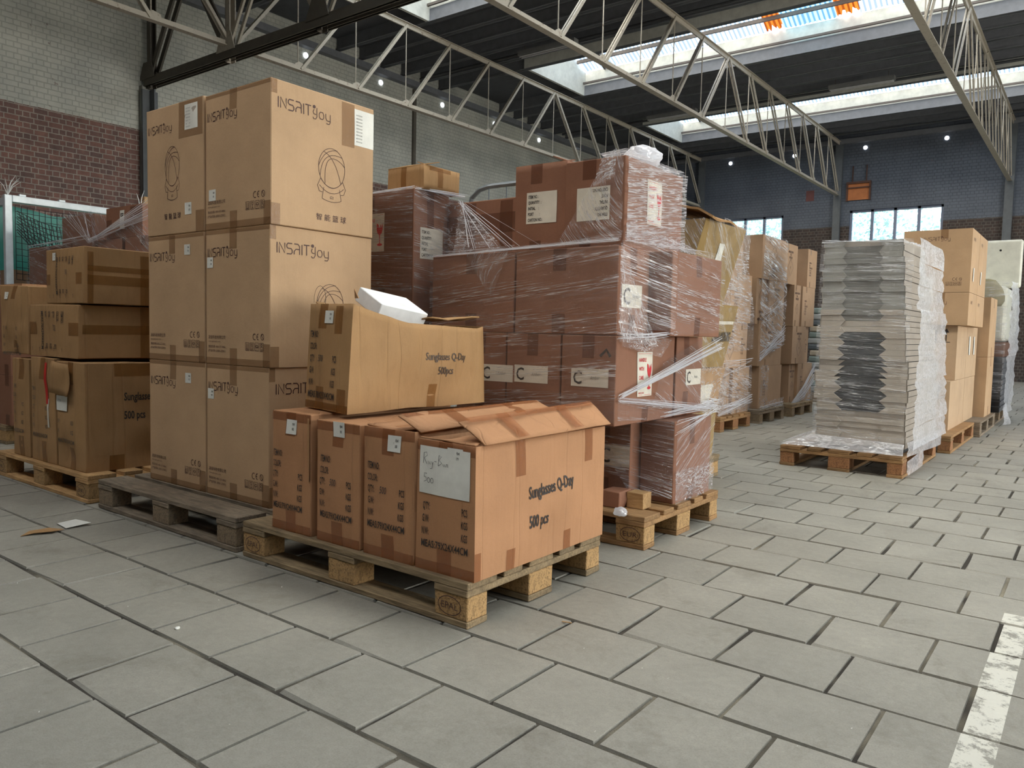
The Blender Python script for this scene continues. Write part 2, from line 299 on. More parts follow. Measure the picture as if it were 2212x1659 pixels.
# film helper patches
class Film:
    def __init__(s, seed=0): s.mb = MB(); s.s = seed
    def patch(s, a, b, c, d, amp=.006, mi=0, uvs=1, bow=0, rot=0):
        """a->b along the stretch direction, d->c opposite side"""
        a, b, c, d = map(Vector, (a, b, c, d)); w = ((b - a).length + (c - d).length) / 2; h = ((d - a).length + (c - b).length) / 2; nu = max(3, min(26, int(w / .04))); nv = max(3, min(26, int(h / .03))); n = (b - a).cross(d - a).normalized(); s.s += 1; vs = []; uv = []
        for j in range(nv + 1):
            for i in range(nu + 1):
                u, v = i / nu, j / nv; p = (a * (1 - u) + b * u) * (1 - v) + (d * (1 - u) + c * u) * v; k = noise.noise(Vector((u * w * 2.5, v * h * 22, s.s * 5.1))) * amp + bow * 4 * v * (1 - v)
                p = p + n * (k + amp); vs.append(p)
                q = (u * w * uvs + s.s * 1.7, v * h * uvs + s.s * .37); uv.append((q[0] * math.cos(rot) - q[1] * math.sin(rot), q[0] * math.sin(rot) + q[1] * math.cos(rot)))
        s.mb.add(vs, [(j * (nu + 1) + i, j * (nu + 1) + i + 1, (j + 1) * (nu + 1) + i + 1, (j + 1) * (nu + 1) + i) for j in range(nv) for i in range(nu)], uv, mi); return s
    def strands(s, a, b, n, spread0, spread1, r=.002, mi=1, sagz=.0):
        rn = random.Random(s.s); s.s += 1; a, b = Vector(a), Vector(b)
        for _ in range(n):
            p = a + Vector([rn.uniform(-q, q) for q in spread0]); q = b + Vector([rn.uniform(-t, t) for t in spread1]); m = (p + q) / 2 - Vector((0, 0, sagz * rn.random())); k = r * rn.uniform(.4, 1.3); s.mb.tube([p, m, q], [k * .5, k, k * .5], 4, mi, cap=False)
        return s
    def done(s, name, label, mats, group='clear stretch film wrapped round the pallet stacks'):
        return tag(s.mb.build(name, mats, None, True), label, 'stretch film', group)
# ---------------- hall: floor ----------------
def tilem():
    k = N('concrete_tiles'); k.b.inputs['Roughness'].default_value = .62
    c = k.n('TexCoord'); n1 = k.noise(2.2, None, 6, .65); n2 = k.noise(38, None, 5, .7); n3 = k.noise(260, None, 2)
    for x in (n1, n2, n3): k.t.links.new(c.outputs[3], x.inputs[0])
    at = k.n('Attribute', attribute_name='tone'); base = k.mix(srgb(149, 144, 133), at, 1.0); 
    b1 = k.mix(base, k.ramp(n1, [(.3, (.84, .84, .83)), (.7, (1.1, 1.1, 1.09))]), 1.0); b2 = k.mix(b1, k.ramp(n2, [(.3, (.9, .9, .9)), (.7, (1.07, 1.07, 1.07))]), 1.0)
    n4 = k.noise(1.3, None, 7, .8, 1.5); k.t.links.new(c.outputs[3], n4.inputs[0]); n5 = k.noise(9, None, 3, .8, .6); k.t.links.new(c.outputs[3], n5.inputs[0])
    b2 = k.mix(b2, k.ramp(n4, [(.34, (.8, .79, .77)), (.46, (1, 1, 1)), (.62, (1, 1, 1)), (.74, (1.12, 1.12, 1.1))]), 1.0); b2 = k.mix(b2, k.ramp(n5, [(.24, (.8, .8, .8)), (.3, (1, 1, 1))]), 1.0)
    b3 = k.mix(b2, k.ramp(n3, [(.25, (.84, .84, .84)), (.6, (1.04, 1.04, 1.04))]), 1.0)
    # worn white line paint
    sp = k.n('SeparateXYZ'); k.t.links.new(c.outputs[3], sp.inputs[0])
    def band(o, lo, hi):
        a = k.n('Math', operation='GREATER_THAN', i_1=lo); k.l(sp, a, o); b = k.n('Math', operation='LESS_THAN', i_1=hi); k.l(sp, b, o); m = k.n('Math', operation='MULTIPLY'); k.l(a, m); k.l(b, m, 0, 1); return m
    mx = band(0, -.212, -.134); my = band(1, .5, 3.12); pn = k.noise(16, None, 6, .75); k.t.links.new(c.outputs[3], pn.inputs[0])
    pr = k.ramp(pn, [(.42, (0, 0, 0)), (.5, (.85, .85, .85))]); m1 = k.n('Math', operation='MULTIPLY'); k.l(mx, m1); k.l(my, m1, 0, 1); m2 = k.n('Math', operation='MULTIPLY'); k.l(m1, m2); k.l(pr, m2, 0, 1)
    k.col(k.mix(b3, srgb(214, 210, 196), m2, 'MIX'))
    a = k.n('Math', operation='MULTIPLY_ADD', i_1=.25); k.l(n3, a); k.l(n2, a, 0, 2); k.bump(a, .3, .006); return k.m
def build_floor():
    rnd = random.Random(7); AX, BY = .30976, .30543; X0, Y0 = -2.0904, .8648; V = []; F = []; T = []
    offs = {-1: .5, 0: -.045, 1: -.534, 2: -.038, 3: .513, 4: .042, 5: -.392, 6: .072, 7: -.349}
    for k in range(-32, 69):
        off = offs.get(k, (0 if k % 2 == 0 else .5) + rnd.uniform(-.06, .06)); ya = Y0 + k * BY; dy = rnd.uniform(-.003, .003)
        for i in range(-33, 50):
            xa = X0 + (i + off) * AX
            if xa > 12.9 or xa + AX < -11.9: continue
            near = (-6 < xa < 2 and -1 < ya < 9); g = rnd.uniform(.0028, .006); g2 = rnd.uniform(.0035, .0055)
            x0, x1, y0, y1 = xa + g, xa + AX - g, ya + g2 + dy, ya + BY - g2 + dy
            z = [rnd.uniform(-.0022, .0022) if near else 0 for _ in range(4)]; b = .003; t = rnd.uniform(.95, 1.05); o = len(V)
            ch = [b * (4 if near and rnd.random() < .05 else 1) for _ in range(4)]
            P = [(x0, y0), (x1, y0), (x1, y1), (x0, y1)]; D = [(1, 1), (-1, 1), (-1, -1), (1, -1)]
            V += [(px, py, -.012) for px, py in P]
            V += [(px + d[0] * c, py + d[1] * c, zz - .0005) for (px, py), d, c, zz in zip(P, D, ch, z)]
            F += [[o + 4, o + 5, o + 6, o + 7]] + [[o + q, o + (q + 1) % 4, o + 4 + (q + 1) % 4, o + 4 + q] for q in range(4)]; T += [t] * 5
    nb = len(F); o = len(V); V += [(-12, -9, -.0075), (13, -9, -.0075), (13, 21.8, -.0075), (-12, 21.8, -.0075)]; F.append([o, o + 1, o + 2, o + 3])
    m = bpy.data.meshes.new('floor'); m.from_pydata(V, [], F); m.update(); m.materials.append(tilem())
    k = N('joint_sand'); v = k.obj(); k.col(k.ramp(k.noise(2.0, v, 3), [(.45, srgb(66, 60, 52)[:3]), (.72, srgb(172, 162, 140)[:3])])); k.bump(k.noise(300, v, 3), .8, .01); k.b.inputs['Roughness'].default_value = .95; m.materials.append(k.m)
    m.polygons[nb].material_index = 1
    at = m.attributes.new('tone', 'FLOAT_COLOR', 'FACE'); at.data.foreach_set('color', [c for t in T + [1.0] for c in (t, t, t * .995, 1)])
    tag(link('floor', m), kind='structure')
build_floor()
# ---------------- hall: walls, roof ----------------
DX, LY, ZC = -11.93, 21.7, 6.42
def struct(name, mb, mat, **k): return tag(mb.build(name, mat, **k), kind='structure')
struct('wall_left', MB().box(DX - .3, DX, -9, LY + .3, 0, 6.6), BR_L)
WN = [(-9.39, -7.2), (-5.47, -3.28), (.4, 2.6), (4.3, 6.5)]; WZ0, WZ1 = 2.55, 4.29
mb = MB(); xs = [DX] + [v for w in WN for v in w] + [13]
mb.box(DX, 13, LY, LY + .3, 0, WZ0).box(DX, 13, LY, LY + .3, WZ1, 6.6)
for i in range(0, len(xs), 2): mb.box(xs[i], xs[i + 1], LY, LY + .3, WZ0, WZ1)
struct('wall_back', mb, BR_SHADED)
struct('wall_right', MB().box(13, 13.3, -9, 3, 0, 6.6).box(13, 13.3, 11, LY + .3, 0, 6.6).box(13, 13.3, 3, 11, 4.7, 6.6), BR_L); struct('wall_front', MB().box(DX, 13, -9.3, -9, 0, 6.6), BR_SHADED)  # gateway gap in the unseen right wall added to let side light in
FR = flat('window_frame_paint', srgb(120, 130, 150), .5); GL = N('window_glass'); GL.b.inputs['Alpha'].default_value = .12; GL.b.inputs['Roughness'].default_value = .05
for n, (a, b) in enumerate(WN):
    mb = MB(); t = .06
    mb.box(a, b, LY + .05, LY + .12, WZ1 - t, WZ1).box(a, b, LY + .05, LY + .12, WZ0, WZ0 + t).box(a, a + t, LY + .05, LY + .12, WZ0, WZ1).box(b - t, b, LY + .05, LY + .12, WZ0, WZ1)
    for i in (1, 2, 3): x = a + (b - a) * i / 4; mb.box(x - .035, x + .035, LY + .05, LY + .12, WZ0, WZ1)
    mb.box(a, b, LY + .06, LY + .11, 3.38, 3.43)
    o = struct(f'window_{n + 1}', mb, FR); MB().box(a, b, LY + .085, LY + .09, WZ0, WZ1).build('window_glass', GL.m, o)
ROOF = flat('roof_deck', srgb(84, 86, 90), .8); JOI = flat('joist_paint', srgb(112, 114, 118), .7); CURB = flat('white_boards', srgb(206, 206, 196), .6)
mb = MB(); prev = -9.3
for (a, b), SX0 in zip(SKY_Y, SXS): mb.box(DX - .3, 13.3, prev, a - .06, ZC, ZC + .15); mb.box(DX - .3, SX0 - .06, a - .06, b + .06, ZC, ZC + .15); mb.box(SX1 + .06, 13.3, a - .06, b + .06, ZC, ZC + .15); prev = b + .06
mb.box(DX - .3, 13.3, prev, LY + .3, ZC, ZC + .15)
struct('ceiling', mb, ROOF)
yj = []; segs = [(-9, -7.2)] + [(SKY_Y[i][1], SKY_Y[i + 1][0]) for i in range(5)] + [(20, LY)]
for a, b in segs:
    n = max(1, round((b - a) / .58)); yj += [a + (b - a) * i / n for i in range(n + (b >= LY) * 0 + 1)]
JM = MB().box(DX + .01, 12.99, -.03, .03, 0, .22).box(DX + .01, 12.99, -.055, .055, 0, .02).mesh('ceiling_joist', JOI)
for y in yj:
    if y < -8.9 or y > LY - .15: continue
    tag(link('ceiling_joist', JM), kind='structure').location = (0, y, 6.2)
struct('trim_1', MB().box(DX, DX + .14, -9, LY, 6.02, 6.14), JOI); struct('trim_2', MB().box(DX + .14, 13, LY - .12, LY, 6.02, 6.14), JOI)
for i, (a, b, c, d) in enumerate([(DX, DX + .1, 6.1, 6.3), (DX, DX + .05, 11.97, 12.05)]): struct(f'trim_{3 + i}', MB().box(a, b, c, d, 0, 4.55 if i == 0 else 6.0), STEELD if i else flat('grey_column_paint', srgb(140, 140, 132), .6))
for i, x in enumerate((-9.62, -5.78, -1.93, 1.93)): struct(f'trim_{5 + i}', MB().box(x - .09, x + .09, LY - .1, LY, 0, 6.05), flat('column_grey', srgb(92, 96, 98), .6))
# translucent sheets
def sheet(name, c, tr):
    k = N(name); k.t.nodes.remove(k.b); t = k.n('BsdfTranslucent', i_Color=c); g = k.n('BsdfDiffuse', i_Color=c); m0 = k.n('MixShader', i_0=.25); k.l(t, m0, 0, 1); k.l(g, m0, 0, 2)
    v = k.obj((1, 1, 1)); wv = k.n('TexWave', i_Scale=3.6, i_Distortion=.3); k.l(v, wv); r = k.ramp(wv, [(.2, (tr * .8,) * 3), (.7, (tr,) * 3)]); dr = k.mix((c[0], c[1], c[2], 1), k.ramp(wv, [(.25, (.3, .31, .33)), (.6, (1, 1, 1))]), 1.0); k.l(dr, t); k.l(dr, g)
    tb = k.n('BsdfTransparent'); k.l(dr, tb); ms = k.n('MixShader'); k.l(r, ms); k.l(m0, ms, 0, 1); k.l(tb, ms, 0, 2); k.l(ms, k.out); return k.m
SH_W = sheet('translucent_sheet', (.62, .64, .6, 1), .55); SH_O = sheet('orange_sheet', (.5, .1, .012, 1), .05); SH_B = sheet('clear_sheet', (.26, .48, .6, 1), .5)
PUR = flat('purlin_paint', srgb(96, 88, 82), .7)
for n, (a, b) in enumerate(SKY_Y):
    SX0 = SXS[n]
    h0, h1 = 6.72, 7.25; ym = (a + b) / 2
    cb = MB().box(SX0, SX1, a - .06, a, 6.21, h0).box(SX0, SX1, b, b + .06, 6.21, h0).box(SX0 - .06, SX0, a - .06, b + .06, 6.21, h0).box(SX1, SX1 + .06, a - .06, b + .06, 6.21, h0)
    for xx in (SX0 - .03, SX1 + .03): cb.add([(xx, a, h0), (xx, b, h0), (xx, ym, h1)], [(0, 1, 2)])
    o = struct(f'window_{n + 5}', cb, CURB)
    def corr(x0, x1, ya, za, yb, zb, mat, ragged=0):
        mb = MB(); N_ = int((x1 - x0) / .019); rr = random.Random(n)
        for i in range(N_ + 1):
            x = x0 + (x1 - x0) * i / N_; d = .014 * math.sin(x * 2 * math.pi / .076); q = ragged * rr.random()
            mb.v += [(x, ya + (yb - ya) * q, za + d + (zb - za) * q), (x, yb, zb + d)]
            if i: k = 2 * i; mb.f.append([k - 2, k, k + 1, k - 1]); mb.mi.append(0); mb.uv.append([(0, 0)] * 4)
        return mb.build('corrugated_sheet', mat, o, True)
    pan = [(SX0, SX1, SH_W)] if n != 4 else [(SX0, -5.42, SH_W), (-5.42, -5.1, SH_O), (-5.1, -4.15, SH_B), (-4.15, -3.75, SH_O), (-3.75, SX1, SH_W)]
    for x0, x1, m_ in pan: corr(x0, x1, b, h0 + .02, ym, h1, m_, .12 if m_ is SH_O else 0)
    corr(SX0, SX1, a, h0 + .02, ym, h1, SH_W)
    for q in (.33, .7):
        for s_ in (a, b): MB().box(SX0, SX1, s_ + (ym - s_) * q - .02, s_ + (ym - s_) * q + .02, h0 + (h1 - h0) * q - .09, h0 + (h1 - h0) * q - .02).build('purlin', PUR, o)
    MB().box(SX0, SX1, b - .1, b - .06, 6.44, 6.48).build('curb_rail', PUR, o)
    for x in (SX0 + .5, SX0 + .58): MB().bar((x, b, h0), (x, ym, h1 - .03), .04, .06).build('rafter', PUR, o)
# round openings high in the walls
VW = N('daylight_opening'); VW.b.inputs['Emission Color'].default_value = (.85, .92, 1, 1); VW.b.inputs['Emission Strength'].default_value = 3
def vent(p, ax):
    mb = MB(); mb.tube([p, (p[0] + (.02 if ax == 'x' else 0), p[1] - (.02 if ax == 'y' else 0), p[2])], .05, 14); tag(mb.build('round_vent', VW.m), kind='structure')
for y in (9.2, 11.06, 12.9, 14.75, 16.6, 18.4): vent((DX, y, 5.9), 'x')
for x in (-8.78, -6.97, -5.16, -3.3, -1.4): vent((x, LY, 5.88), 'y')
# ---------------- trusses ----------------
PN = 15.5 / 14
def truss(x, y0, label, flip=False):
    r = thing('roof_truss', (x, y0, 4.66), label, 'roof truss', 'roof trusses'); L = 15.5; H = 1.42
    for nm, z in (('bottom_chord', .04), ('top_chord', H)):
        mb = MB(); s_ = 1 if z < 1 else -1
        mb.box(-.05, .05, .02, L - .02, z - .005 * 1 if s_ > 0 else z, z + .008).box(-.012, .012, .02, L - .02, min(z, z + s_ * .07), max(z, z + s_ * .07)); mb.build(nm, STEEL, r)
    for i in range(14):
        up = i < 7; a = (0, i * PN + .05, .06 if up else H - .03); b = (0, (i + 1) * PN, H - .03 if up else .06); mb = MB()
        for sx in (-.024, .024): mb.bar((sx, a[1], a[2]), (sx, b[1], b[2]), .022, .045)
        mb.build('diagonal', STEEL, r)
    for i in range(1, 14):
        MB().tube([(0, i * PN, .05), (0, i * PN, H)], .009, 6).build('hanger_rod', STEEL, r)
        g = MB(); up = i <= 6; z0, z1 = (.05, .17)
        if i != 7: g.add([(s_, i * PN + d, z) for s_ in (-.006, .006) for d, z in ((-.11, .05), (.13, .05), (.13, .15), (.02, .17), (-.05, .13))], [(0, 1, 2, 3, 4), (9, 8, 7, 6, 5), (0, 5, 6, 1), (1, 6, 7, 2), (2, 7, 8, 3), (3, 8, 9, 4), (4, 9, 5, 0)]); g.build('gusset_plate', STEEL, r)
    return r
LB = ['leftmost', 'second', 'third', 'fourth']
for i, x in enumerate((-9.65, -5.785, -1.93, 1.93)):
    truss(x, 6.2, f'{["leftmost rust-speckled roof truss, close to the brick wall", "second rust-speckled roof truss from the left wall", "rust-speckled roof truss at the right, ending beside the back wall window", "rust-speckled roof truss beyond the right edge"][i]}')
for i, x in enumerate((-9.65, -5.785)): truss(x, -9.3, ['pale truss on the near side of the girder, top left corner', 'pale truss overhead on the near side of the girder'][i])
g = thing('steel_girder', (0, 6.2, 4.53), 'heavy dark steel lattice girder running out from the left wall', 'girder'); 
for s_ in (-.06, .06): MB().box(DX + .1, 12.9, s_ - .012, s_ + .012, 0, .13).box(DX + .1, 12.9, s_ - .03, s_ + .03, 0, .012).build('bottom_chord', STEELD, g)
MB().box(DX + .1, 12.9, -.08, .08, 1.52, 1.64).build('top_chord', STEELD, g)
nd = [DX + .2, -9.65, -7.72, -5.785, -3.86, -1.93, 0, 1.93]
for i, x in enumerate(nd):
    MB().box(x - .05, x + .05, -.05, -.035, -.03, 1.52).box(x - .05, x - .04, -.05, .05, -.03, 1.52).box(x - .05, x + .05, .035, .05, -.03, 1.52).build('vertical_post', STEEL if i % 2 else STEELD, g)
    MB().add([(x + d, yy, z) for yy in (-.085, -.075) for d, z in ((-.22, .1), (.22, .1), (.13, .34), (-.1, .34))], [(0, 1, 2, 3), (7, 6, 5, 4), (0, 4, 5, 1), (1, 5, 6, 2), (2, 6, 7, 3), (3, 7, 4, 0)]).build('gusset_plate', STEEL if i % 2 else STEELD, g)
    if i < len(nd) - 1:
        x2 = nd[i + 1]; xm = (x + x2) / 2
        for p, q in (((x + .08, 0, .2), (xm - .04, 0, 1.55)), ((xm + .04, 0, 1.55), (x2 - .08, 0, .2))):
            mb = MB(); w_ = .05 if i else .09
            for s_ in (-.05, .05): mb.bar((p[0], s_, p[2]), (q[0], s_, q[2]), .03, w_)
            mb.build('diagonal', STEELD if i == 0 else STEEL, g)
c_ = thing('wall_column', (DX + .2, 6.2, 0), 'dark steel column against the left wall under the girder end', 'column')
MB().box(-.1, -.06, -.12, .12, 0, 4.48).build('flange', flat('column_grey', srgb(92, 96, 98)), c_); MB().box(-.06, .08, -.01, .01, 0, 4.48).build('web', MC['column_grey'], c_)
for y, z, lab in ((17.25, 6.14, 'long thin grey pipe under the roof before the farthest roof light'), (11.9, 6.14, 'long thin dark pipe under the roof before the middle roof light'), (20.9, 6.1, 'grey pipe under the roof close to the back wall')):
    tag(MB().tube([(DX + .3, y, z), (12.9, y, z)], .028, 8).build('ceiling_pipe', PIPE), lab, 'pipe')
TUBE = flat('lamp_tube', srgb(190, 190, 190), .3); LAMPH = flat('lamp_housing', srgb(120, 120, 118), .5)
for x, y, lab in ((-8.3, 11.75, 'unlit twin-tube lamp under the roof left of the second truss'), (-4.15, 16.85, 'unlit twin-tube lamp under the roof between the second and right trusses'), (-8.3, 16.85, 'unlit twin-tube lamp under the roof near the back wall at left')):
    r = thing('tube_lamp', (x, y, 6.0), lab, 'ceiling lamp', 'unlit ceiling lamps'); MB().box(-.62, .62, -.07, .07, .03, .11).build('lamp_housing', LAMPH, r)
    for s_ in (-.035, .035): MB().tube([(-.6, s_, .015), (.6, s_, .015)], .013, 8).build('lamp_tube', TUBE, r)
    MB().tube([(-.5, 0, .11), (-.5, 0, .42)], .006, 6).build('hanger', STEELD, r); MB().tube([(.5, 0, .11), (.5, 0, .42)], .006, 6).build('hanger', STEELD, r)
# broken-open wall box and patch on back wall
r = thing('wall_heater_remains', (-5.27, LY, 4.55), 'rusty broken frame with orange brick patch on the back wall above window', 'wall opening')
MB().box(-.27, .27, -.03, -.005, .0, .42).build('brick_patch', flat('raw_brick', srgb(176, 110, 66), .9, 0, 12), r)
mb = MB().box(-.3, .3, -.07, -.01, .42, .47).box(-.3, -.26, -.06, -.01, -.02, .45).box(.26, .3, -.06, -.01, -.02, .45).box(-.29, .29, -.06, -.02, .3, .33)
mb.build('rusty_frame', flat('rusty_iron', srgb(86, 58, 46), .8), r)
for x in (-.16, .18): MB().tube([(x, -.03, .47), (x, -.03, .88)], .016, 6).build('iron_rod', MC['rusty_iron'], r)
tag(MB().box(-6.61, -6.4, LY - .006, LY - .001, 4.62, 4.9).build('wall_patch', flat('bare_brick_patch', srgb(104, 66, 62), .9, 0, 12)), 'small square of bare red brick in the painted back wall', 'wall patch')
# trees outside the windows
LEAF = flat('overlit_leaves', srgb(176, 208, 206), .6); BARK = flat('bark', srgb(90, 76, 60), .9)  # leaf colour paled to cyan: outdoor overexposure put into it
for i, (x, y, h) in enumerate(((-12.5, 34, 7.5), (-7.5, 32, 6.8), (-2.5, 35, 8))):
    t = thing('tree', (x, y, 0), ['leafy tree outside, seen through the left back window', 'leafy green tree outside the middle of the back wall', 'leafy green tree outside, seen through the right back window'][i], 'tree', 'trees outside the windows'); rn = random.Random(i); mb = MB()
    for _ in range(5200):
        d = Vector((rn.gauss(0, 1), rn.gauss(0, 1), rn.gauss(0, 1))).normalized() * (rn.random() ** .4); c = Vector((d.x * 2.9, d.y * 2.2, h * .62 + d.z * h * .38)); a = Vector((rn.uniform(-1, 1), rn.uniform(-1, 1), rn.uniform(-1, 1))).normalized() * .1; b = a.orthogonal().normalized() * .07
        mb.add([c - a, c + b, c + a, c - b], [(0, 1, 2, 3)])
    mb.build('foliage', LEAF, t); MB().tube([(0, 0, 0), (.1, 0, h * .35), (0, .1, h * .7)], [.2, .15, .05], 8).build('trunk', BARK, t)
struct('ground', MB().box(-40, 40, LY + .35, 60, -.1, -.01), flat('grass', srgb(110, 130, 80), .9))
# ---------------- pallets ----------------
PM = {}
def pallet(x0, y0, label, lx=True, L=1.2, Wd=.8, wd=WD_MID, ch=CHIP, group='wooden pallets on the floor', stamp=None, rz=0, bb=True):
    """x0,y0 = near left corner of the footprint; lx: boards run along x"""
    r = thing('wooden_pallet', (x0, y0, 0), label, 'pallet', group)
    def part(name, a0, a1, b0, b1, z0, z1, mat, key):
        k = (name, round(a1 - a0, 3), round(b1 - b0, 3), lx, mat.name, key % 3)
        if k not in PM:
            mb = MB(); w, d = (a1 - a0, b1 - b0) if lx else (b1 - b0, a1 - a0); rn = random.Random(key)
            mb.box(0, w, 0, d, 0, z1 - z0); mb.v = [(v[0] + rn.uniform(-.002, .002), v[1] + rn.uniform(-.002, .002), v[2] + rn.uniform(-.0007, .0007)) for v in mb.v]; PM[k] = mb.mesh(name, mat)
        o = link(name, PM[k], r, .003, 1); o.location = (a0, b0, z0) if lx else (b0, a0, z0); return o
    s = L / 1.2
    for i, (b, w) in enumerate(((0, .145), (.1865, .1), (.3275, .145), (.5135, .1), (.655, .145))): part('deck_board', 0, L, b * Wd / .8, b * Wd / .8 + w, .122, .144, wd, i)
    for i, a in enumerate((0, (L - .145) / 2, L - .145)):
        part('cross_board', a, a + .145, 0, Wd, .1, .122, wd, 7 + i)
        for j, (b, w) in enumerate(((0, .1), ((Wd - .145) / 2, .145), (Wd - .1, .1))):
            part('block', a + .002, a + .143, b + .002, b + w - .002, .022, .1, ch, i * 3 + j)
    if bb:
        for j, (b, w) in enumerate(((0, .1), ((Wd - .145) / 2, .145), (Wd - .1, .1))): part('bottom_board', 0, L, b, b + w, 0, .022, wd, 20 + j)
    for (txt, a, face) in (stamp or []):
        mb = MB(); v, f = strokes2d([arc(0, 0, .048, .03, 0, 360, 24)], .003); v2, f2 = text2d(txt, .022, .62, .0, 0, .07, 'CENTER')
        P = lambda q, w_: (a + q[0], -.001, .061 + q[1])
        mb.add([P(q, 0) for q in v], f); mb.add([P((q[0], q[1] - .011), 0) for q in v2], f2); mb.build('branded_stamp', INKB, r)
    return r
pallet(-2.72, 1.795, 'near wooden pallet carrying the four orange cartons', stamp=[('EPAL', .072, 0), ('EPAL', 1.125, 0)], wd=WD_MID)
pallet(-3.975, 1.80, 'dark weathered grey pallet under the tall six-carton stack', wd=WD_OLD, ch=CHIPO)
pallet(-5.285, 1.80, 'light yellow pallet at the left edge under worn kraft cartons', wd=WD_NEW, ch=CHIP, stamp=[('EPAL', .072, 0), ('EPAL', 1.125, 0)])
pallet(-2.716, 2.958, 'yellowish pallet under the tall film-wrapped brown cartons', wd=WD_BRN, ch=CHIP, stamp=[('EUR', 1.13, 0)])
pallet(-4.02, 2.85, 'pallet hidden behind the six-carton stack under brown cartons', wd=WD_MID)
pallet(-2.76, 4.12, 'pallet behind the film-wrapped stack carrying khaki cartons', False, .8, .77, WD_MID)
pallet(-4.07, 7.1, 'orange-brown pallet with film-wrapped kraft cartons, nearest in the far row', wd=WD_BRN, ch=CHIPB)
pallet(-4.06, 8.15, 'blue-grey weathered pallet in the middle of the far row', wd=WD_OLD, ch=CHIPO)
pallet(-4.04, 9.18, 'farthest pallet of the far row left of the grey stack', wd=WD_MID, ch=CHIPO)
pallet(-1.83, 5.67, 'pallet standing alone in the aisle under the grey folded cartons', False, 1.33, .82, WD_BRN, CHIPB)
pallet(-1.74, 7.24, 'orange-brown pallet under the beige two-arrow cartons', False, 1.45, .8, WD_BRN, CHIPB)
pallet(-1.7, 8.72, 'pale grey pallet behind the beige two-arrow cartons', False, 1.28, .81, WD_OLD, WD_OLD)
# ---------------- tall printed stack (six cartons) ----------------
def logo(c, f, A, B, h, mat=INKB):
    w = h * .105; L = []
    def g(pts, x, s=.62): L.append([((x + px * s) * h, py * h) for px, py in pts])
    g([(0, 0), (0, 1)], 0); g([(0, 0), (0, 1), (1, .05), (1, 1)], .25)
    g([(1, 1), (.2, 1), (0, .85), (0, .65), (.2, .52), (.8, .52), (1, .36), (1, .15), (.8, 0), (0, 0)], 1.1)
    g([(0, 1), (.7, 1), (1, .8), (1, 0)], 1.95); g([(1, .5), (.3, .5), (0, .3), (0, 0)], 1.95); g([(0, 0), (0, 1)], 2.85); g([(0, 1), (1.1, 1)], 3.05); g([(.55, 1), (.55, 0)], 3.05)
    c.lines(f, L, A, B, w, mat); L.clear()
    g([(.75, .95), (.75, .1), (.5, -.15), (.15, -.15), (0, 0)], 3.95); g([(.2, .75), (0, .5), (.2, .3), (.6, .3)], 3.95); g([(.2, 0), (0, .2), (0, .45), (.2, .65), (.7, .65), (.9, .45), (.9, .2), (.7, 0), (.2, 0)], 4.7); g([(0, .65), (0, .25), (.2, 0), (.9, 0)], 5.5); g([(.9, .65), (.9, -.1), (.7, -.3), (.1, -.3)], 5.5)
    c.lines(f, L, A, B, w * .75, mat); v, fc = disc2d(4.1 * h, 1.0 * h, .17 * h); c.put(f, v, fc, A, B, 'printed_drawing', mat)
def ball(c, f, A, B, s, wd=1):
    X = lambda pts: [(x * wd, y) for x, y in pts]
    bz = lambda a, b, d: [((1 - t / 10) ** 2 * a[0] + 2 * t / 10 * (1 - t / 10) * b[0] + (t / 10) ** 2 * d[0], (1 - t / 10) ** 2 * a[1] + 2 * t / 10 * (1 - t / 10) * b[1] + (t / 10) ** 2 * d[1]) for t in range(11)]
    L = [X(q) for q in (arc(0, .45, .5, .58, 0, 360, 36), bz((-.5, .45), (-.3, .98), (.2, 1.0)), bz((-.44, .17), (-.38, .98), (.4, .82)), bz((-.25, -.03), (-.32, .78), (.1, .74)), bz((.1, .74), (.32, .72), (.49, .55)), bz((-.32, .9), (.12, .8), (.35, .02)),
         bz((-.42, .1), (0, -.38), (.42, .1)), bz((-.46, -.1), (0, -.5), (.46, -.1)), [(-.42, .1), (-.53, -.12), (-.46, -.28), (-.34, -.3)], [(.42, .1), (.53, -.12), (.46, -.28), (.34, -.3)], [(-.3, -.15), (-.36, -.48)], [(.3, -.15), (.36, -.48)], bz((-.36, -.48), (0, -.62), (.36, -.48)), [(-.06, -.45), (.06, -.45), (.06, -.4), (-.06, -.4), (-.06, -.45)])]
    c.lines(f, L, A, B, .0022, INKB, s)
def icons(c, f, A, B, s, mat=INKB):
    for i in range(4):
        x = i * 1.35; q = [[(x, 0), (x + 1, 0), (x + 1, 1.3), (x, 1.3), (x, 0)]]
        q += [[[(x + .3, .2), (x + .3, 1.1)], [(x + .7, .2), (x + .7, 1.1)], [(x + .15, .2), (x + .85, .2)]], [[(x + .3, 1.1), (x + .35, .75), (x + .65, .75), (x + .7, 1.1), (x + .3, 1.1)], [(x + .5, .75), (x + .5, .2)], [(x + .3, .2), (x + .7, .2)]], [arc(x + .5, .6, .35, .35, 0, 180, 8), [(x + .15, .6), (x + .85, .6)], [(x + .5, .6), (x + .5, .2)]], [[(x + .25, .2), (x + .75, .2), (x + .75, .6), (x + .25, .6), (x + .25, .2)], arc(x + .45, .95, .2, .2)]][i]
        c.lines(f, q, A, B, s * .09, mat, s)
    for k, cx in ((1, .35), (2, .8)): c.put(f, *strokes2d([[((p[0]) * s, p[1] * s) for p in a] for a in ([arc(2.6, 2.3, .5, .5, 60, 300, 12)] if k == 1 else [arc(3.7, 2.3, .5, .5, 90, 270, 12), [(3.2, 2.3), (3.6, 2.3)]])], s * .12), A, B, 'printed_drawing', mat)
    c.put(f, *strokes2d([[(p[0] * s, p[1] * s) for p in a] for a in (arc(4.75, 2.3, .42, .5), [(4.5, 2.7), (5.0, 1.9)])], s * .1), A, B, 'printed_drawing', mat)
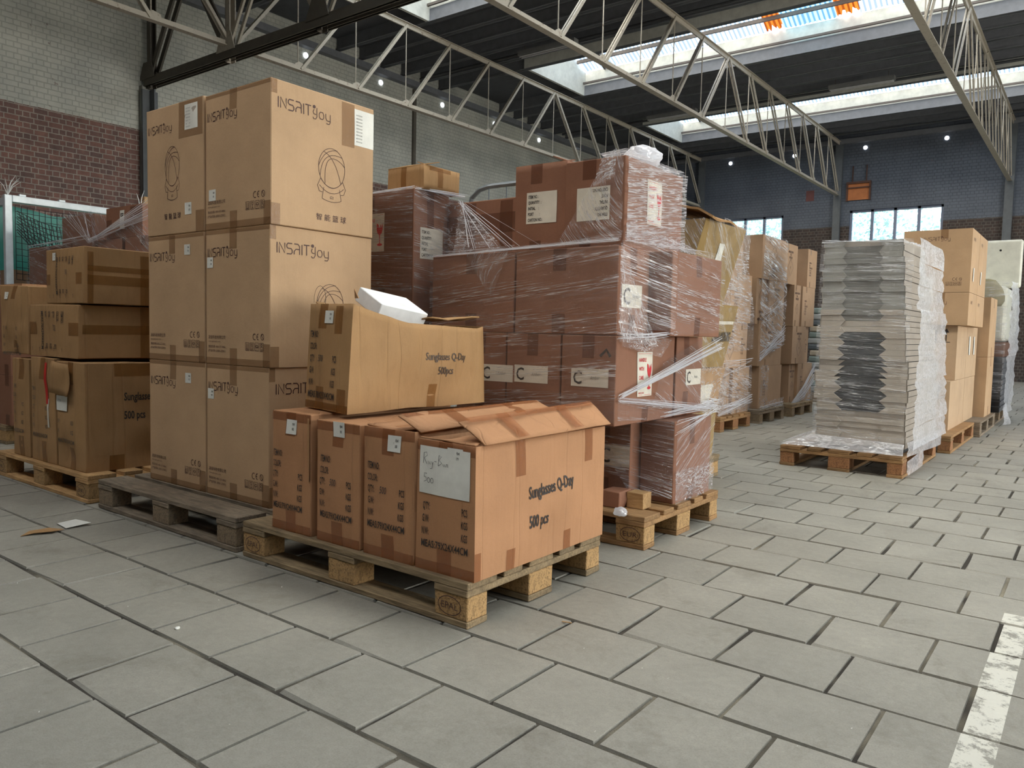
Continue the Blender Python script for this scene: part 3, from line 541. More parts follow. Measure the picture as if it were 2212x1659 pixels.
def insF(c, f='F', small=False, tape=True):
    w, h = c.dim(f); logo(c, f, .02, h - .1 - .02, .038); icons(c, f, w - .175, .07, .026)
    c.text(f, '凌骏科技有限公司', .02, .115, .013, INKB, 0, 1, .0, w=.14); c.text(f, 'www.gameyao.com', .02, .1, .006, INKL, w=.1); c.text(f, '售后热线: 400-137-8866', .02, .075, .009, INKL, w=.14); c.text(f, '(产品代码: 20201-27001)', .02, .056, .009, INKL, w=.14)
    if tape: c.ends(f, .055, .09, .075, .45, .03); c.tp(f, 0, w, h - .02, h); c.tp(f, w - .05, w, 0, .1)
def insR(c, f='R'):
    w, h = c.dim(f); logo(c, f, .035, h - .115, .045); ball(c, f, w * .56, h * .36, .15); c.text(f, '智 能 篮 球', w * .56, .05, .022, INKB, 0, 1, .005, w=.17, align='CENTER')
    c.tp(f, 0, .045, 0, .09); c.tp(f, 0, .03, h - .06, h)
G1 = 'printed tan cartons stacked three high and two wide'
tr = ['bottom', 'middle', 'top']; Z6 = [(.1445, .753), (.7545, 1.361), (1.3625, 1.966)]
for k, (z0, z1) in enumerate(Z6):
    c = Carton(-3.3, -2.812 + .006 * (k - 1), 1.99, 2.56, z0, z1, f'tan printed carton, {tr[k]} of the right column in the tall six-carton stack', G1, M_INS, bulge=.003, rough=.001, seed=k, jit=.002)
    insF(c); insR(c)
    if k == 2:
        p = c.rect('R', .45, .568, .605 - .19, .58, 'paper_label', PAPER, .0018); c.tp('R', .375, .45, .4, .595)
        for q in range(9): v, fc = text2d('ABCDE 0123 45 678', .006, .5); c.put('R', v, fc, .46, .43 + q * .015, 'label_text', INKP, 0, p, .003)
        sticker(c, 'F', .03, .13, .055, .05, '9341', '176')
    else: sticker(c, 'F', .012, .607 - (.17 if k == 1 else .16), .05, .048, '9341', '178')
    c.done()
    c = Carton(-3.82, -3.312, 1.99, 2.56, z0, z1 + (.008 if k == 2 else -.001), f'tan printed carton, {tr[k]} of the left column in the tall six-carton stack', G1, M_INS, bulge=.003, rough=.001, seed=k + 5, jit=.002)
    if k == 2:
        w, h = c.dim('F'); logo(c, 'F', .02, h - .12, .036); ball(c, 'F', .24, .25, .16, .8); c.text('F', '智 能 篮 球', .24, .075, .022, INKB, 0, 1, .005, w=.15, align='CENTER')
        c.tp('F', .3, .5, h - .17, h); p = c.rect('F', .35, .46, h - .135, h - .02, 'paper_label', PAPER, .002); sticker(c, 'F', .35, .085, .055, .055, '9341', '177'); c.tp('F', w - .07, w, 0, .1)
        for q in range(7): v, fc = text2d('ABCDE 0123 45 678', .006, .5); c.put('F', v, fc, .36, h - .125 + q * .014, 'label_text', INKP, 0, p, .003)
    else: insF(c); sticker(c, 'F', .34, c.dim('F')[1] - .1, .05, .048, '9341', '172')
    c.done()
# ---------------- four orange cartons on the near pallet ----------------
def meas(c, f, A, top, wtxt, qty=None, meas_='79X24X44CM', h=.024, skip=0, mat=INK, rot=0, dy=.041):
    for i, t in enumerate(('ITEM NO:', 'COLOR:', "Q'TY:", 'G.W:', 'N.W:', 'MEAS:' + meas_)):
        if i < skip: continue
        r_ = math.radians(rot); off = lambda a, b: (A + a * math.cos(r_) - b * math.sin(r_), top + a * math.sin(r_) + b * math.cos(r_))
        x, y = off(0, -i * dy - h); c.text(f, t, x, y, h, mat, rot, .42, .014, w=wtxt if i == 5 else None)
        if 2 <= i <= 4: x, y = off(wtxt * .98, -i * dy - h); c.text(f, 'PCS' if i == 2 else 'KGS', x, y, h, mat, rot, .42, .014, align='RIGHT')
        if i == 2 and qty: x, y = off(wtxt * .34, -i * dy - h); c.text(f, qty, x, y, h * 1.05, INKP, rot, .62, 0, .2)
G2 = 'orange cartons in a row on the near pallet'
XS = [(-2.557, -2.32), (-2.283, -2.047), (-2.026, -1.782), (-1.772, -1.516)]
nm = ['farthest left', 'second from the left', 'third from the left', 'rightmost']
for k, (a, b) in enumerate(XS):
    ex = ['with torn right edge strip', 'with handwritten 500', 'with handwritten 500 and open top', 'with white sheet and raised flaps']
    top = [.606, .592, .596, .573][k]
    c = Carton(a, b, 1.82, 2.6, .1445, top, f'orange-brown carton, {nm[k]} on the near pallet, {ex[k]}', G2, M_ORG, bulge=.006, rough=.004, seed=20 + k, jit=.004, open_top=(k >= 2), tape=T_ORG, crush=.004)
    w, h = c.dim('F'); c.ends('F', .06, .09, .085, .5, .035); c.tp('F', 0, w, h - .035, h)
    if k < 3: meas(c, 'F', .012 + (.01 if k else 0), [.313, .321, .33][k], w * .74, [None, '500', '500'][k]); sticker(c, 'F', w * (.4 if k < 2 else .5), [.38, .395, .375][k], .062, .055, '9341', ['182', '181', '180'][k])
    else:
        meas(c, 'F', .03, .309, w * .78, None, skip=2)
        p = c.rect('F', .012, .232, .255, .41, 'paper_sheet', PAPER, .003); v = lambda A, B, Ls: c.put('F', *strokes2d([[(x * .001, y * .001) for x, y in l] for l in Ls], .0016), A, B, 'handwriting', INKP, 0, p, .0045)
        v(.03, .352, [[(0, 0), (2, 35), (14, 38), (18, 28), (4, 18), (18, 0)], [(22, 10), (27, 0), (31, 10), (34, 0)], [(38, 10), (42, 1), (46, 10), (42, -12), (34, -14)], [(52, 12), (62, 12)], [(70, 0), (71, 34), (82, 30), (72, 18), (86, 10), (71, 0)], [(90, 8), (94, 0), (97, 8), (100, 0)], [(104, 0), (105, 9), (110, 9), (111, 0)]])
        v(.035, .293, [[(14, 28), (2, 28), (1, 16), (10, 15), (12, 5), (0, 0)], arc(22, 7, 6, 8), arc(38, 7, 6, 8)])
        sticker(c, 'F', .135, .365, .066, .05, '9341', '179')
        W_, H = c.dim('R'); c.text('R', 'Sunglasses Q-Day', .28, .22, .042, INK, 3, .5, .02, w=.27); c.text('R', '500 pcs', .28, .12, .042, INK, 0, .5, .02, w=.115)
        for aa in (.2, .63): c.tp('R', aa, aa + .055, H - .12, H)
        for aa in (.16, .5): c.tp('R', aa, aa + .045, 0, .07)
        c.tp('R', 0, .03, 0, .09)
    if k == 0: MB().add([c.P('F', .93 + .07 * (q % 2), v_, .004 + .006 * (q % 2)) for q in range(2) for v_ in (.45, .6, .8, .97)], [(0, 1, 5, 4), (1, 2, 6, 5), (2, 3, 7, 6)]).build('torn_edge_strip', M_INSIDE, c.root)
    c.done(); r0 = c.root.location
    def flap(pts, nm_='box_flap', mat=M_ORG, curl=.004, tap=True):
        a_, b_, c2, d_ = [Vector(p) - r0 for p in pts]; n1, n2 = 14, 4; mb = MB(); nrm = (b_ - a_).cross(d_ - a_).normalized(); vs = []
        for j in range(n2 + 1):
            for i in range(n1 + 1):
                u, v_ = i / n1, j / n2; p = (a_ * (1 - u) + b_ * u) * (1 - v_) + (d_ * (1 - u) + c2 * u) * v_; vs.append(p + nrm * (noise.noise(p * 9 + Vector((k, 3, 1))) * curl * 2 * (.3 + v_)))
        mb.add(vs, [(j * (n1 + 1) + i, j * (n1 + 1) + i + 1, (j + 1) * (n1 + 1) + i + 1, (j + 1) * (n1 + 1) + i) for j in range(n2) for i in range(n1)])
        o = mb.build(nm_, mat, c.root, True); so = o.modifiers.new('solid', 'SOLIDIFY'); so.thickness = .005
        if tap:
            for u0, u1 in ((.22, .3), (.66, .74)):
                q = [(a_ * (1 - u) + b_ * u) * (1 - v_) + (d_ * (1 - u) + c2 * u) * v_ + nrm * (.009 if nrm.z > 0 else -.009) for v_ in (0, .5, 1) for u in (u0, u1)]
                MB().add(q, [(0, 1, 3, 2), (2, 3, 5, 4)]).build('packing_tape', T_ORG, o)
            q = [(a_ * (1 - u) + b_ * u) * (1 - v_) + (d_ * (1 - u) + c2 * u) * v_ + nrm * (.01 if nrm.z > 0 else -.01) for v_ in (.8, 1) for u in (.02, .5, .98)]
            MB().add(q, [(0, 1, 4, 3), (1, 2, 5, 4)]).build('packing_tape', T_ORG, o)
        return o
    if k == 3:
        flap([(-1.505, 1.85, .578), (-1.498, 2.61, .585), (-1.61, 2.64, .655), (-1.61, 1.845, .645)]); flap([(-1.764, 2.625, .603), (-1.764, 1.83, .592), (-1.872, 1.83, .637), (-1.872, 2.63, .64)])
        flap([(-1.76, 1.825, .585), (-1.525, 1.825, .578), (-1.55, 1.93, .592), (-1.74, 1.95, .56)], curl=.008, tap=False)
    if k == 2: flap([(-2.022, 2.6, .602), (-2.022, 1.83, .6), (-1.9, 1.85, .585), (-1.9, 2.6, .585)]); flap([(-2.02, 1.825, .592), (-1.79, 1.825, .585), (-1.8, 1.92, .53), (-2.01, 1.92, .53)], tap=False)
# sagging kraft carton on top
def qwarp(p, eps):
    q = p.copy()
    t = (p.y + .39) / .78; zt = max(0, (p.z - .05) / .4)
    sag = .068 * min(1, max(0, t) / .34) ** .85 * (1 - .45 * max(0, (t - .88) / .12))
    q.z -= sag * zt ** 1.5
    if p.x > 0: q.x += .028 * math.sin(max(0, min(1, t)) * math.pi) * math.sin(min(1, max(0, zt)) * 2.6); q.x += .006 * math.sin(t * 38) * zt * (1 if t > .15 else 0)
    if p.z < .05: q.z += .006 * max(0, 1 - abs(t - .35) * 4) * (1 if p.x > .1 else 0)
    return q
c = Carton(0, 0, 0, 0, 0, 0, 'sagging open kraft carton resting on the row of orange cartons', None, M_KRF, bulge=.004, rough=.004, seed=41, open_top=True, tape=T_KRF, crush=.005, warp=qwarp,
           corners=[(-2.535, 1.96, .613), (-2.195, 1.885, .613), (-2.515, 2.72, .613), (-2.185, 2.67, .613), (-2.495, 1.955, 1.035), (-2.21, 1.925, 1.025), (-2.44, 2.69, .985), (-2.185, 2.65, .99)])
meas(c, 'F', .02, .31, .2, '500', '78X23X42CM', .026, dy=.048); sticker(c, 'F', .13, .34, .058, .05); c.ends('F', .06, .1, .09, .35, .03); c.tp('F', .2, .25, .3, .41); c.tp('F', .24, .3, 0, .09)
c.text('R', 'Sunglasses Q-Day', .37, .215, .037, flat('soft_ink', srgb(80, 66, 56)), 0, .5, .01, w=.24); c.text('R', '500pcs', .44, .145, .037, MC['soft_ink'], 0, .5, .01, w=.095); c.tp('R', .4, .445, 0, .1); c.done()
r0 = c.root.location
for pts in ([(-2.43, 2.67, .975), (-2.19, 2.63, .985), (-2.22, 2.36, .975), (-2.4, 2.34, .972)], [(-2.485, 1.97, 1.03), (-2.46, 2.3, .97), (-2.4, 2.3, .93), (-2.4, 1.99, .97)]):
    mb = MB(); a_, b_, c2, d_ = [Vector(p) - r0 for p in pts]; vs = [(a_ * (1 - i / 6) + b_ * i / 6) * (1 - j / 6) + (d_ * (1 - i / 6) + c2 * i / 6) * j / 6 + Vector((0, 0, .012 * noise.noise(Vector((i, j, 2)) * .7))) for j in range(7) for i in range(7)]
    mb.add(vs, [(j * 7 + i, j * 7 + i + 1, (j + 1) * 7 + i + 1, (j + 1) * 7 + i) for j in range(6) for i in range(6)]); o = mb.build('box_flap', M_KRF, c.root, True); o.modifiers.new('solid', 'SOLIDIFY').thickness = .006
MB().add([(-.17 + .3, -.362, .43), (-.15 + .3, -.362, .43), (.135, -.37, .465)], [(0, 1, 2)]).build('torn_corner', M_INSIDE, c.root).modifiers.new('solid', 'SOLIDIFY').thickness = .004
# white box lying in it: axes found from the photograph's perspective
def camvec(x, y, z): return RGT * x - DWN * y + FWD * z
v1 = camvec(.148, -.022, .172); v2 = camvec(.098, -.074, -.0936); n_ = v1.cross(v2).normalized(); v2 = n_.cross(v1).normalized() * v2.length; v1 *= 1.1; v2 *= 1.1; dn = n_ * .062
if dn.z > 0: dn = -dn
A_ = Vector((0, 0, .9336)) + (Vector((-2.315, 2.05, 1.094)) - Vector((0, 0, .9336))) * 1.05; 
cs = [A_ + dn, A_ + dn + v2, A_ + dn + v1, A_ + dn + v1 + v2, A_, A_ + v2, A_ + v1, A_ + v1 + v2]
c = Carton(0, 0, 0, 0, 0, 0, 'small plain white box tilted inside the sagging kraft carton', None, flat('white_card', srgb(236, 236, 234), .5), bulge=.001, rough=.0006, seed=3, corners=cs).done()
tag(MB().tube([(-2.46 + .06 * math.cos(t * .3), 1.95 + .004 * t, 1.02 + .075 * math.sin(t * .3)) for t in range(0, 11)], .0008, 4).build('loose_wire', INK), 'thin curved wire sticking up behind the sagging kraft carton', 'wire')
# ---------------- left pallet of worn kraft cartons ----------------
G3 = 'worn kraft cartons on the left pallet'
for k, (a, b) in enumerate(((-5.09, -4.862), (-4.835, -4.52), (-4.5, -4.17))):
    c = Carton(a, b, 1.83, 2.58, .1445, .728 - .012 * (k != 1), f'worn kraft carton in the left pallet bottom row, {["leftmost", "middle with red strip", "right with hanging flap and white note"][k]}', G3, M_KRF, bulge=.008, rough=.006, seed=60 + k, jit=.008, tape=T_KRF, crush=.014)
    meas(c, 'F', .02, .42, (b - a) * .6, None, '78X23X42CM', .022, mat=flat('grey_ink', srgb(92, 80, 66)), dy=.052, skip=3 if k == 2 else 0); c.ends('F', .06, .12, .12, .55)
    if k == 1: c.rect('F', .2, .225, .33, .56, 'red_tape_strip', flat('red_strip', srgb(190, 40, 30)), .004); c.rect('F', .21, .235, .2, .36, 'white_tape_strip', PAPERC, .003)
    if k == 2:
        c.text('R', 'Sunglasses Q-Day', .2, .37, .042, INK, 0, .5, .02, w=.27); c.text('R', '500 pcs', .2, .27, .042, INK, 0, .5, .02, w=.115); c.tp('R', .12, .2, 0, .08); c.tp('R', .15, .75, .5, .57)
        n_ = c.rect('F', .012, .14, .31, .39, 'white_note', PAPER, .006)
        c.text('F', 'QTY 500', .03, .36, .012, INKP, -3, .6, -.01, .3, parent=n_, eps=.0075)
        mb = MB(); vs = [Vector((-.165 + .3 * i / 5 * .68, -.375 - .02 - .02 * math.sin(j * .7 + i * .5) * .6 - .012 * j * .3, .575 - .17 * j / 5 - .012 * (i / 5))) for j in range(6) for i in range(6)]
        mb.add(vs, [(j * 6 + i, j * 6 + i + 1, (j + 1) * 6 + i + 1, (j + 1) * 6 + i) for j in range(5) for i in range(5)]); o = mb.build('hanging_flap', M_KRF, c.root, True); o.modifiers.new('s', 'SOLIDIFY').thickness = .005
    c.done()
c = Carton(-4.885, -4.285, 1.85, 2.58, .737, 1.024, 'kraft carton lying on its side, second tier of the left pallet', G3, M_KRF, bulge=.006, rough=.004, seed=70, jit=.006, tape=T_KRF, crush=.008)
meas(c, 'F', .43, .25, .21, '500', '70X29X62CM', .026, rot=-90, dy=.05); c.tp('F', 0, .09, .12, .19); c.tp('F', .49, .6, .12, .19); c.tp('R', .02, .72, .13, .18); c.tp('R', .33, .4, 0, .28); c.lines('F', [[(x, .03), (x, .05), (x - .006, .044)] for x in (.03, .13, .2, .3, .4)], 0, 0, .003, INKB); c.done()
c = Carton(-4.68, -4.24, 1.86, 2.58, 1.03, 1.325, 'kraft carton lying on its side, topmost on the left pallet', G3, M_KRF, bulge=.006, rough=.004, seed=71, jit=.006, tape=T_KRF, crush=.008)
meas(c, 'F', .34, .25, .2, '500', '70X29X62CM', .02, rot=-90, dy=.038); c.tp('F', 0, .06, .1, .16); c.tp('F', .37, .43, .1, .16); sticker(c, 'F', .08, .235, .04, .042, '9341', '170')
c.tp('R', .02, .72, .1, .15); c.tp('R', .3, .37, 0, .27); c.tp('R', .02, .72, .17, .2); c.tp('R', .02, .05, 0, .27); c.lines('F', [[(x, .03), (x, .05), (x - .006, .044)] for x in (.05, .1, .17, .24, .33)], 0, 0, .003, INKB); c.done()
c = Carton(-5.33, -4.935, 1.86, 2.55, .737, 1.135, 'torn bulging kraft carton at the left edge, second tier of the left pallet', G3, M_KRF, bulge=.02, rough=.012, seed=72, jit=.02, tape=T_KRF, crush=.03)
meas(c, 'F', .03, .26, .26, '500', '78X23X42CM', .02, skip=2, mat=MC['grey_ink'], dy=.05); sticker(c, 'F', .1, .32, .05, .042, '9341', '169'); c.ends('F', .06, .08, .08, .6); c.done()
c = Carton(-5.62, -5.12, 2.75, 3.2, 1.06, 1.36, 'small brown carton behind the torn carton at the left', 'small cartons behind the left pallet', M_FAR, seed=74, tape=T_TAN).done() if False else None
# ---------------- second row at the left: film-wrapped brown cartons, frame, net ----------------
pallet(-7.3, 3.28, 'pallet hidden at the far left under film-wrapped brown cartons', wd=WD_MID); pallet(-8.75, 3.28, 'hidden pallet at the far left beside the white frame', wd=WD_MID)
G4 = 'brown cartons in the second row at the far left'
def low(x0, x1, y0, y1, z0, z1, lab, grp, mat, tape=None, seed=0, **k): return Carton(x0, x1, y0, y1, z0, z1, lab, grp, mat, res=6, tape=tape or T_RED, seed=seed, **k)
cn = 0
for zi in range(4):
    for xi, xa in enumerate((-8.7, -7.72, -6.72)):
        z0 = .1445 + zi * .38; x1 = xa + (.95 if xi < 2 else .62)
        low(xa, x1, 3.3, 3.85, z0, z0 + .378, f'brown carton in the far left second row, {["bottom", "second", "third", "top full"][zi]} tier, {["left", "middle", "right"][xi]} column', G4, M_RED, seed=80 + cn).ends('F', .07, .08, .08).done(); cn += 1
c = low(-7.05, -6.42, 3.3, 3.8, 1.667, 1.93, 'brown carton marked B on a white strip, on the far left stack', G4, M_RED, seed=95); p = c.rect('F', .25, .33, .07, .23, 'paper_label', PAPER, .003); c.text('F', 'B', .265, .205, .055, INK, -90, .8, .02, parent=p, eps=.006); c.tp('F', .43, .63, .15, .25); c.tp('F', 0, .1, .1, .16); c.done()
low(-7.98, -7.32, 3.32, 3.78, 1.667, 1.915, 'film-covered brown carton beside the carton marked B', G4, M_RED, seed=96).done()
F = Film(15); F.patch((-8.02, 3.28, 1.64), (-7.3, 3.28, 1.64), (-7.3, 3.29, 1.93), (-7.98, 3.29, 1.93), .008, 0, 1, 0, .5).patch((-7.3, 3.28, 1.64), (-7.3, 3.8, 1.64), (-7.3, 3.8, 1.93), (-7.3, 3.28, 1.93), .008, 0, 1, 0, 1.2).patch((-8.7, 3.27, 1.3), (-7.1, 3.27, 1.3), (-7.3, 3.27, 1.68), (-8.6, 3.27, 1.64), .008, 0, 1, 0, .3).patch((-7.3, 3.27, 1.3), (-6.1, 3.27, 1.3), (-6.1, 3.27, 1.95), (-7.25, 3.27, 1.64), .008, 0, 1, 0, .55)
F.strands((-7.3, 3.26, 1.66), (-6.2, 3.26, 1.88), 16, (.03, .005, .02), (.1, .005, .09), .003).strands((-7.3, 3.26, 1.66), (-7.6, 3.26, 1.9), 10, (.03, .005, .01), (.25, .005, .05), .002).strands((-8.6, 3.26, 1.64), (-7.35, 3.26, 1.7), 8, (.1, .005, .04), (.03, .005, .02), .002)
F.done('stretch_film', 'clear film stretched over the far left brown cartons', [F_STD, F_ROPE])
ALU = flat('white_aluminium', srgb(214, 220, 222), .35, .2)
r = thing('metal_frame', (-8.9, 3.17, 0), 'white aluminium frame with black net beside the brick wall', 'frame')
MB().box(-.03, .03, -.02, .05, 0, 2.2).build('near_post', ALU, r, bevel=.006); MB().box(-.03, .03, 1.02, 1.09, 0, 2.13).build('far_post', ALU, r, bevel=.006); MB().box(-.035, .035, .05, 1.02, 2.13, 2.2).build('top_rail', ALU, r, bevel=.006); MB().box(-.6, -.03, 0, .05, 2.1, 2.18).build('side_rail', ALU, r, bevel=.006); MB().box(-.64, -.58, 0, .05, 0, 2.18).build('back_post', ALU, r, bevel=.006)
for y in (.12, .5): MB().box(-.02, .02, y, y + .06, 2.2, 2.22).build('clip', ALU, r)
for z in (1.45, 1.9): MB().box(-.045, -.03, -.01, .02, z, z + .04).build('bolt_block', ALU, r)
r2 = thing('safety_net', (-8.86, 3.22, 0), 'black knotted safety net sagging from the white frame', 'net'); mb = MB(); rn = random.Random(4)
def npt(u, v, sag): return Vector((.0 - .03 * math.sin(u * 3), .02 + u * .93, 2.1 - v * .75 - sag * math.sin(u * math.pi) * (1 - .2 * v)))
for i in range(17): mb.tube([npt(i / 16, j / 12, 0.02) for j in range(13)], .0035, 4, cap=False)
for j in range(13): mb.tube([npt(i / 16, j / 12, 0.02) for i in range(17)], .0035, 4, cap=False)
for j in range(9): mb.tube([npt(i / 16 * .62, .08 + j * .035, .12 + j * .028) + Vector((.04, 0, 0)) for i in range(17)], .004, 4, cap=False)
for i in range(15): mb.tube([npt((i + .5 + k * .25) / 16 * .62, .08 + k * .035, .12 + k * .028) + Vector((.04, 0, 0)) for k in range(9)], .004, 4, cap=False)
mb.build('netting', flat('black_cord', srgb(26, 26, 30), .7), r2)
tag(MB().add([(-9.35, 3.2 + 1.2 * i / 6, z + .03 * math.sin(i * 1.4)) for z in (1.45, 2.12) for i in range(7)], [(i, i + 1, i + 8, i + 7) for i in range(6)]).build('green_tarpaulin', flat('green_plastic', srgb(60, 140, 126), .35)), 'green plastic sheet hanging behind the black net', 'tarpaulin').modifiers.new('s', 'SOLIDIFY').thickness = .003
low(-10.3, -9.5, 3.6, 4.4, 1.2, 1.68, 'tan carton seen through the black net at the far left', 'cartons behind the white frame', M_FAR, T_TAN, 97).done()
low(-10.3, -9.5, 3.6, 4.4, .1, 1.198, 'large dark green crate below the tan carton behind the net', 'cartons behind the white frame', flat('green_crate', srgb(26, 70, 66), .5), T_TAN, 98, cat='crate').done()
tag(MB().box(-7.55, -7.47, 3.86, 3.94, 0, 2.16).build('wooden_post', WD_NEW, bevel=.003), 'squared wooden post standing up behind the far left cartons', 'post')
for i, (x, y, z) in enumerate(((-8.9, 3.19, 2.2), (-6.85, 3.5, 1.933))):
    mb = MB(); rn = random.Random(i)
    for _ in range(9 if i == 0 else 3): dx, dy = rn.uniform(-.12, .12), rn.uniform(-.12, .12); hh = rn.uniform(.1, .22); mb.tube([(x, y, z), (x + dx * .4, y + dy * .4, z + hh * .6), (x + dx, y + dy, z + hh)], [.004, .003, .001], 4)
    tag(mb.build('cable_ties', flat('white_nylon', srgb(220, 220, 216), .4)), ['bundle of white cable ties sprouting from the white frame corner', 'few white cable ties sticking up from the carton marked B'][i], 'cable ties')
# leftmost darker cartons next to frame edge
G5 = 'darker cartons at the left picture edge'
pallet(-7.7, 2.28, 'pallet at the far left edge under darker orange cartons', wd=WD_MID)
for k, (z0, z1) in enumerate(((.1445, .52), (.522, 1.12))): low(-7.2, -6.43, 2.3, 2.9, z0, z1, f'reddish brown carton at the left picture edge, {["lower", "upper"][k]}', G5, M_RED, seed=100 + k).ends('F', .07, .08, .08, .9).done()
low(-6.95, -6.25, 2.32, 2.7, 1.122, 1.2, 'flat orange board tray on the left edge cartons', G5, M_ORG, T_ORG, 103).done()
low(-6.39, -6.2, 2.3, 2.7, 1.205, 1.32, 'narrow torn orange carton behind the left pallet', G5, M_ORG, T_ORG, 104).done() if False else None
pallet(-6.42, 2.28, 'pallet behind the left pallet under small cartons', wd=WD_MID) if False else None
c = low(-6.4, -5.75, 2.62, 3.0, .0, 1.19, 'tall kraft carton standing behind the torn carton at left', G5, M_KRF, T_KRF, 105); c.done()
c = low(-6.24, -5.78, 2.64, 2.98, 1.192, 1.36, 'small brown carton on the tall carton behind the left pallet', G5, M_FAR, T_TAN, 106); c.done()
c = low(-6.4, -6.255, 2.64, 2.95, 1.192, 1.33, 'narrow torn orange carton beside the small brown carton', G5, M_ORG, T_ORG, 107); c.done()
# ---------------- film-wrapped stack on the EUR pallet ----------------
G6 = 'reddish brown cartons in the film-wrapped stack'
def clab(c, f, A, B, w=.19, h=.08, t='Amber', rot=0):
    p = c.rect(f, A, A + w, B, B + h, 'paper_label', PAPERC, .0028); c.text(f, 'C', A + .012, B + h * .14, h * .72, INK, 0, .85, .012, parent=p, eps=.004)
    if t: c.text(f, t, A + w * .52, B + h * .4, h * .2, INKP, 2, .75, -.012, .35, parent=p, eps=.004)
def itemlab(c, f, A, B, w=.17, h=.14, up=False):
    p = c.rect(f, A, A + w, B, B + h, 'paper_label', PAPERC, .0028)
    for i, t in enumerate(('ITEM NO. :', 'QUANTITY  :', 'INITIAL     :', 'PORT         :', 'CARTON NO.:')):
        y = B + h - h * .13 - i * h * .185 - h * .06; x = A + w * .06
        if up: x, y = A + w * .94, B + h * .2 + i * h * .185 
        c.text(f, t, x, y, h * .1, INK, 180 if up else 0, .62, .02, parent=p, eps=.004)
def fragile(c, f, A, B, w=.14, h=.2):
    p = c.rect(f, A, A + w, B, B + h, 'fragile_label', PAPERC, .0028)
    for i, t in enumerate(('HANDLE', 'WITH', 'CARE')): c.text(f, t, A + w * .1, B + h * (.78 - i * .2), h * .085, INKR, 0, .7, .02, parent=p, eps=.004)
    c.text(f, 'MADE IN INDIA', A + w * .08, B + h * .06, h * .035, INKR, 0, .7, .02, parent=p, eps=.004)
    c.lines(f, [[(A + .01, B + h - .008), (A + w - .01, B + h - .008)], [(A + .01, B + .006), (A + w - .01, B + .006)]], 0, 0, .0015, INKR, parent=p, eps=.004)
    cx = A + w * .78; y0 = B + h * .14; g = [(-.2, .75), (-.2, .55), (-.14, .42), (-.03, .36), (-.03, .08), (.03, .08), (.03, .36), (.14, .42), (.2, .55), (.2, .75), (.12, .62), (.06, .72), (.0, .58), (-.08, .7)]
    c.put(f, [(cx + x * w * .75, y0 + y * h * .8) for x, y in g], [list(range(len(g)))], 0, 0, 'printed_drawing', INKR, 0, p, .004)
    c.put(f, [(cx + .13 * w * math.cos(t * .5236), y0 + h * .04 + .035 * h * math.sin(t * .5236)) for t in range(12)], [list(range(12))], 0, 0, 'printed_drawing', INKR, 0, p, .004)
def rb(x0, x1, y0, y1, z0, z1, lab, seed, mat=None, **k): return Carton(x0, x1, y0, y1, z0, z1, 'reddish brown carton, ' + lab, G6, mat or M_RED, bulge=.004, rough=.002, seed=seed, jit=.001, tape=T_RED, crush=.004, **k)
Z1, Z2, Z3, Z4 = (.1445, .531), (.533, .924), (.926, 1.306), (1.308, 1.69)
c = rb(-1.722, -1.548, 3.29, 3.71, *Z1, 'front right corner of the wrapped stack bottom row', 110); c.ends('R', .06, .12, .06, .45).done()
c = rb(-2.0, -1.728, 3.2, 3.71, *Z1, 'bottom row of the wrapped stack, with C label above the wood block', 111); clab(c, 'F', .1, .16, .17, .1, ''); c.ends('F').done()
for i, x in enumerate((-2.32, -2.65)): rb(x, x + .312, 3.2, 3.72, *Z1, f'hidden in the bottom row of the wrapped stack, {["middle", "left"][i]}', 112 + i).done()
rows2 = [(-2.54, -2.235), (-2.228, -1.925), (-1.918, -1.64)]
for i, (a, b) in enumerate(rows2):
    c = rb(a, b, 2.885, 3.45, *Z2, f'second row of the wrapped stack, {["left", "middle", "right corner with HANDLE label"][i]}', 116 + i); w, h = c.dim('F')
    clab(c, 'F', [.1, .05, .055][i] + (.06 if i == 0 else 0), [.16, .165, .165][i], .19, .08, 'Amber'); c.ends('F', .06, .1, .09)
    if i == 2: fragile(c, 'R', .185, .12, .14, .2); c.tp('R', .24, .3, .0, .07); c.tp('R', .24, .29, h - .05, h); c.lines('F', [[(.2, .3), (.23, .33), (.25, .3)]], 0, 0, .012, INK)
    c.done()
c = rb(-2.16, -1.64, 3.472, 3.78, *Z2, 'second row of the wrapped stack, rear right, with C Amber label', 120); clab(c, 'R', .1, .15, .19, .08, 'Amber'); c.ends('R', .06, .09, .12, .35).done()
rb(-2.7, -2.17, 3.472, 3.78, *Z2, 'second row of the wrapped stack, rear left, hidden', 121).done()
for i, (a, b) in enumerate(((-2.715, -2.195), (-2.185, -1.642))):
    c = rb(a, b, 2.885, 3.165 if i == 1 else 3.2, *Z3, f'third row of the wrapped stack, {["left of front pair", "right of front pair with C label"][i]}', 124 + i); c.ends('F', .07, .1, .09, .5 if i == 0 else .45)
    if i == 1: clab(c, 'R', .03, .12, .17, .1, 'Amber'); c.ends('R', .06, .12, .09, .45)
    c.done()
c = rb(-1.95, -1.53, 3.17, 3.72, *Z3, 'third row of the wrapped stack, jutting out at the right', 128); c.ends('R', .06, .1, .09, .5).done()
rb(-2.7, -1.96, 3.21, 3.75, *Z3, 'third row of the wrapped stack, hidden at the rear', 129).done()
c = rb(-2.262, -1.972, 2.97, 3.5, Z4[0], 1.712, 'unwrapped top left, with upright ITEM NO. label and open flaps', 130, open_top=True); c.ends('F', .065, .09, .05, .42); itemlab(c, 'F', .07, .13, .17, .145)
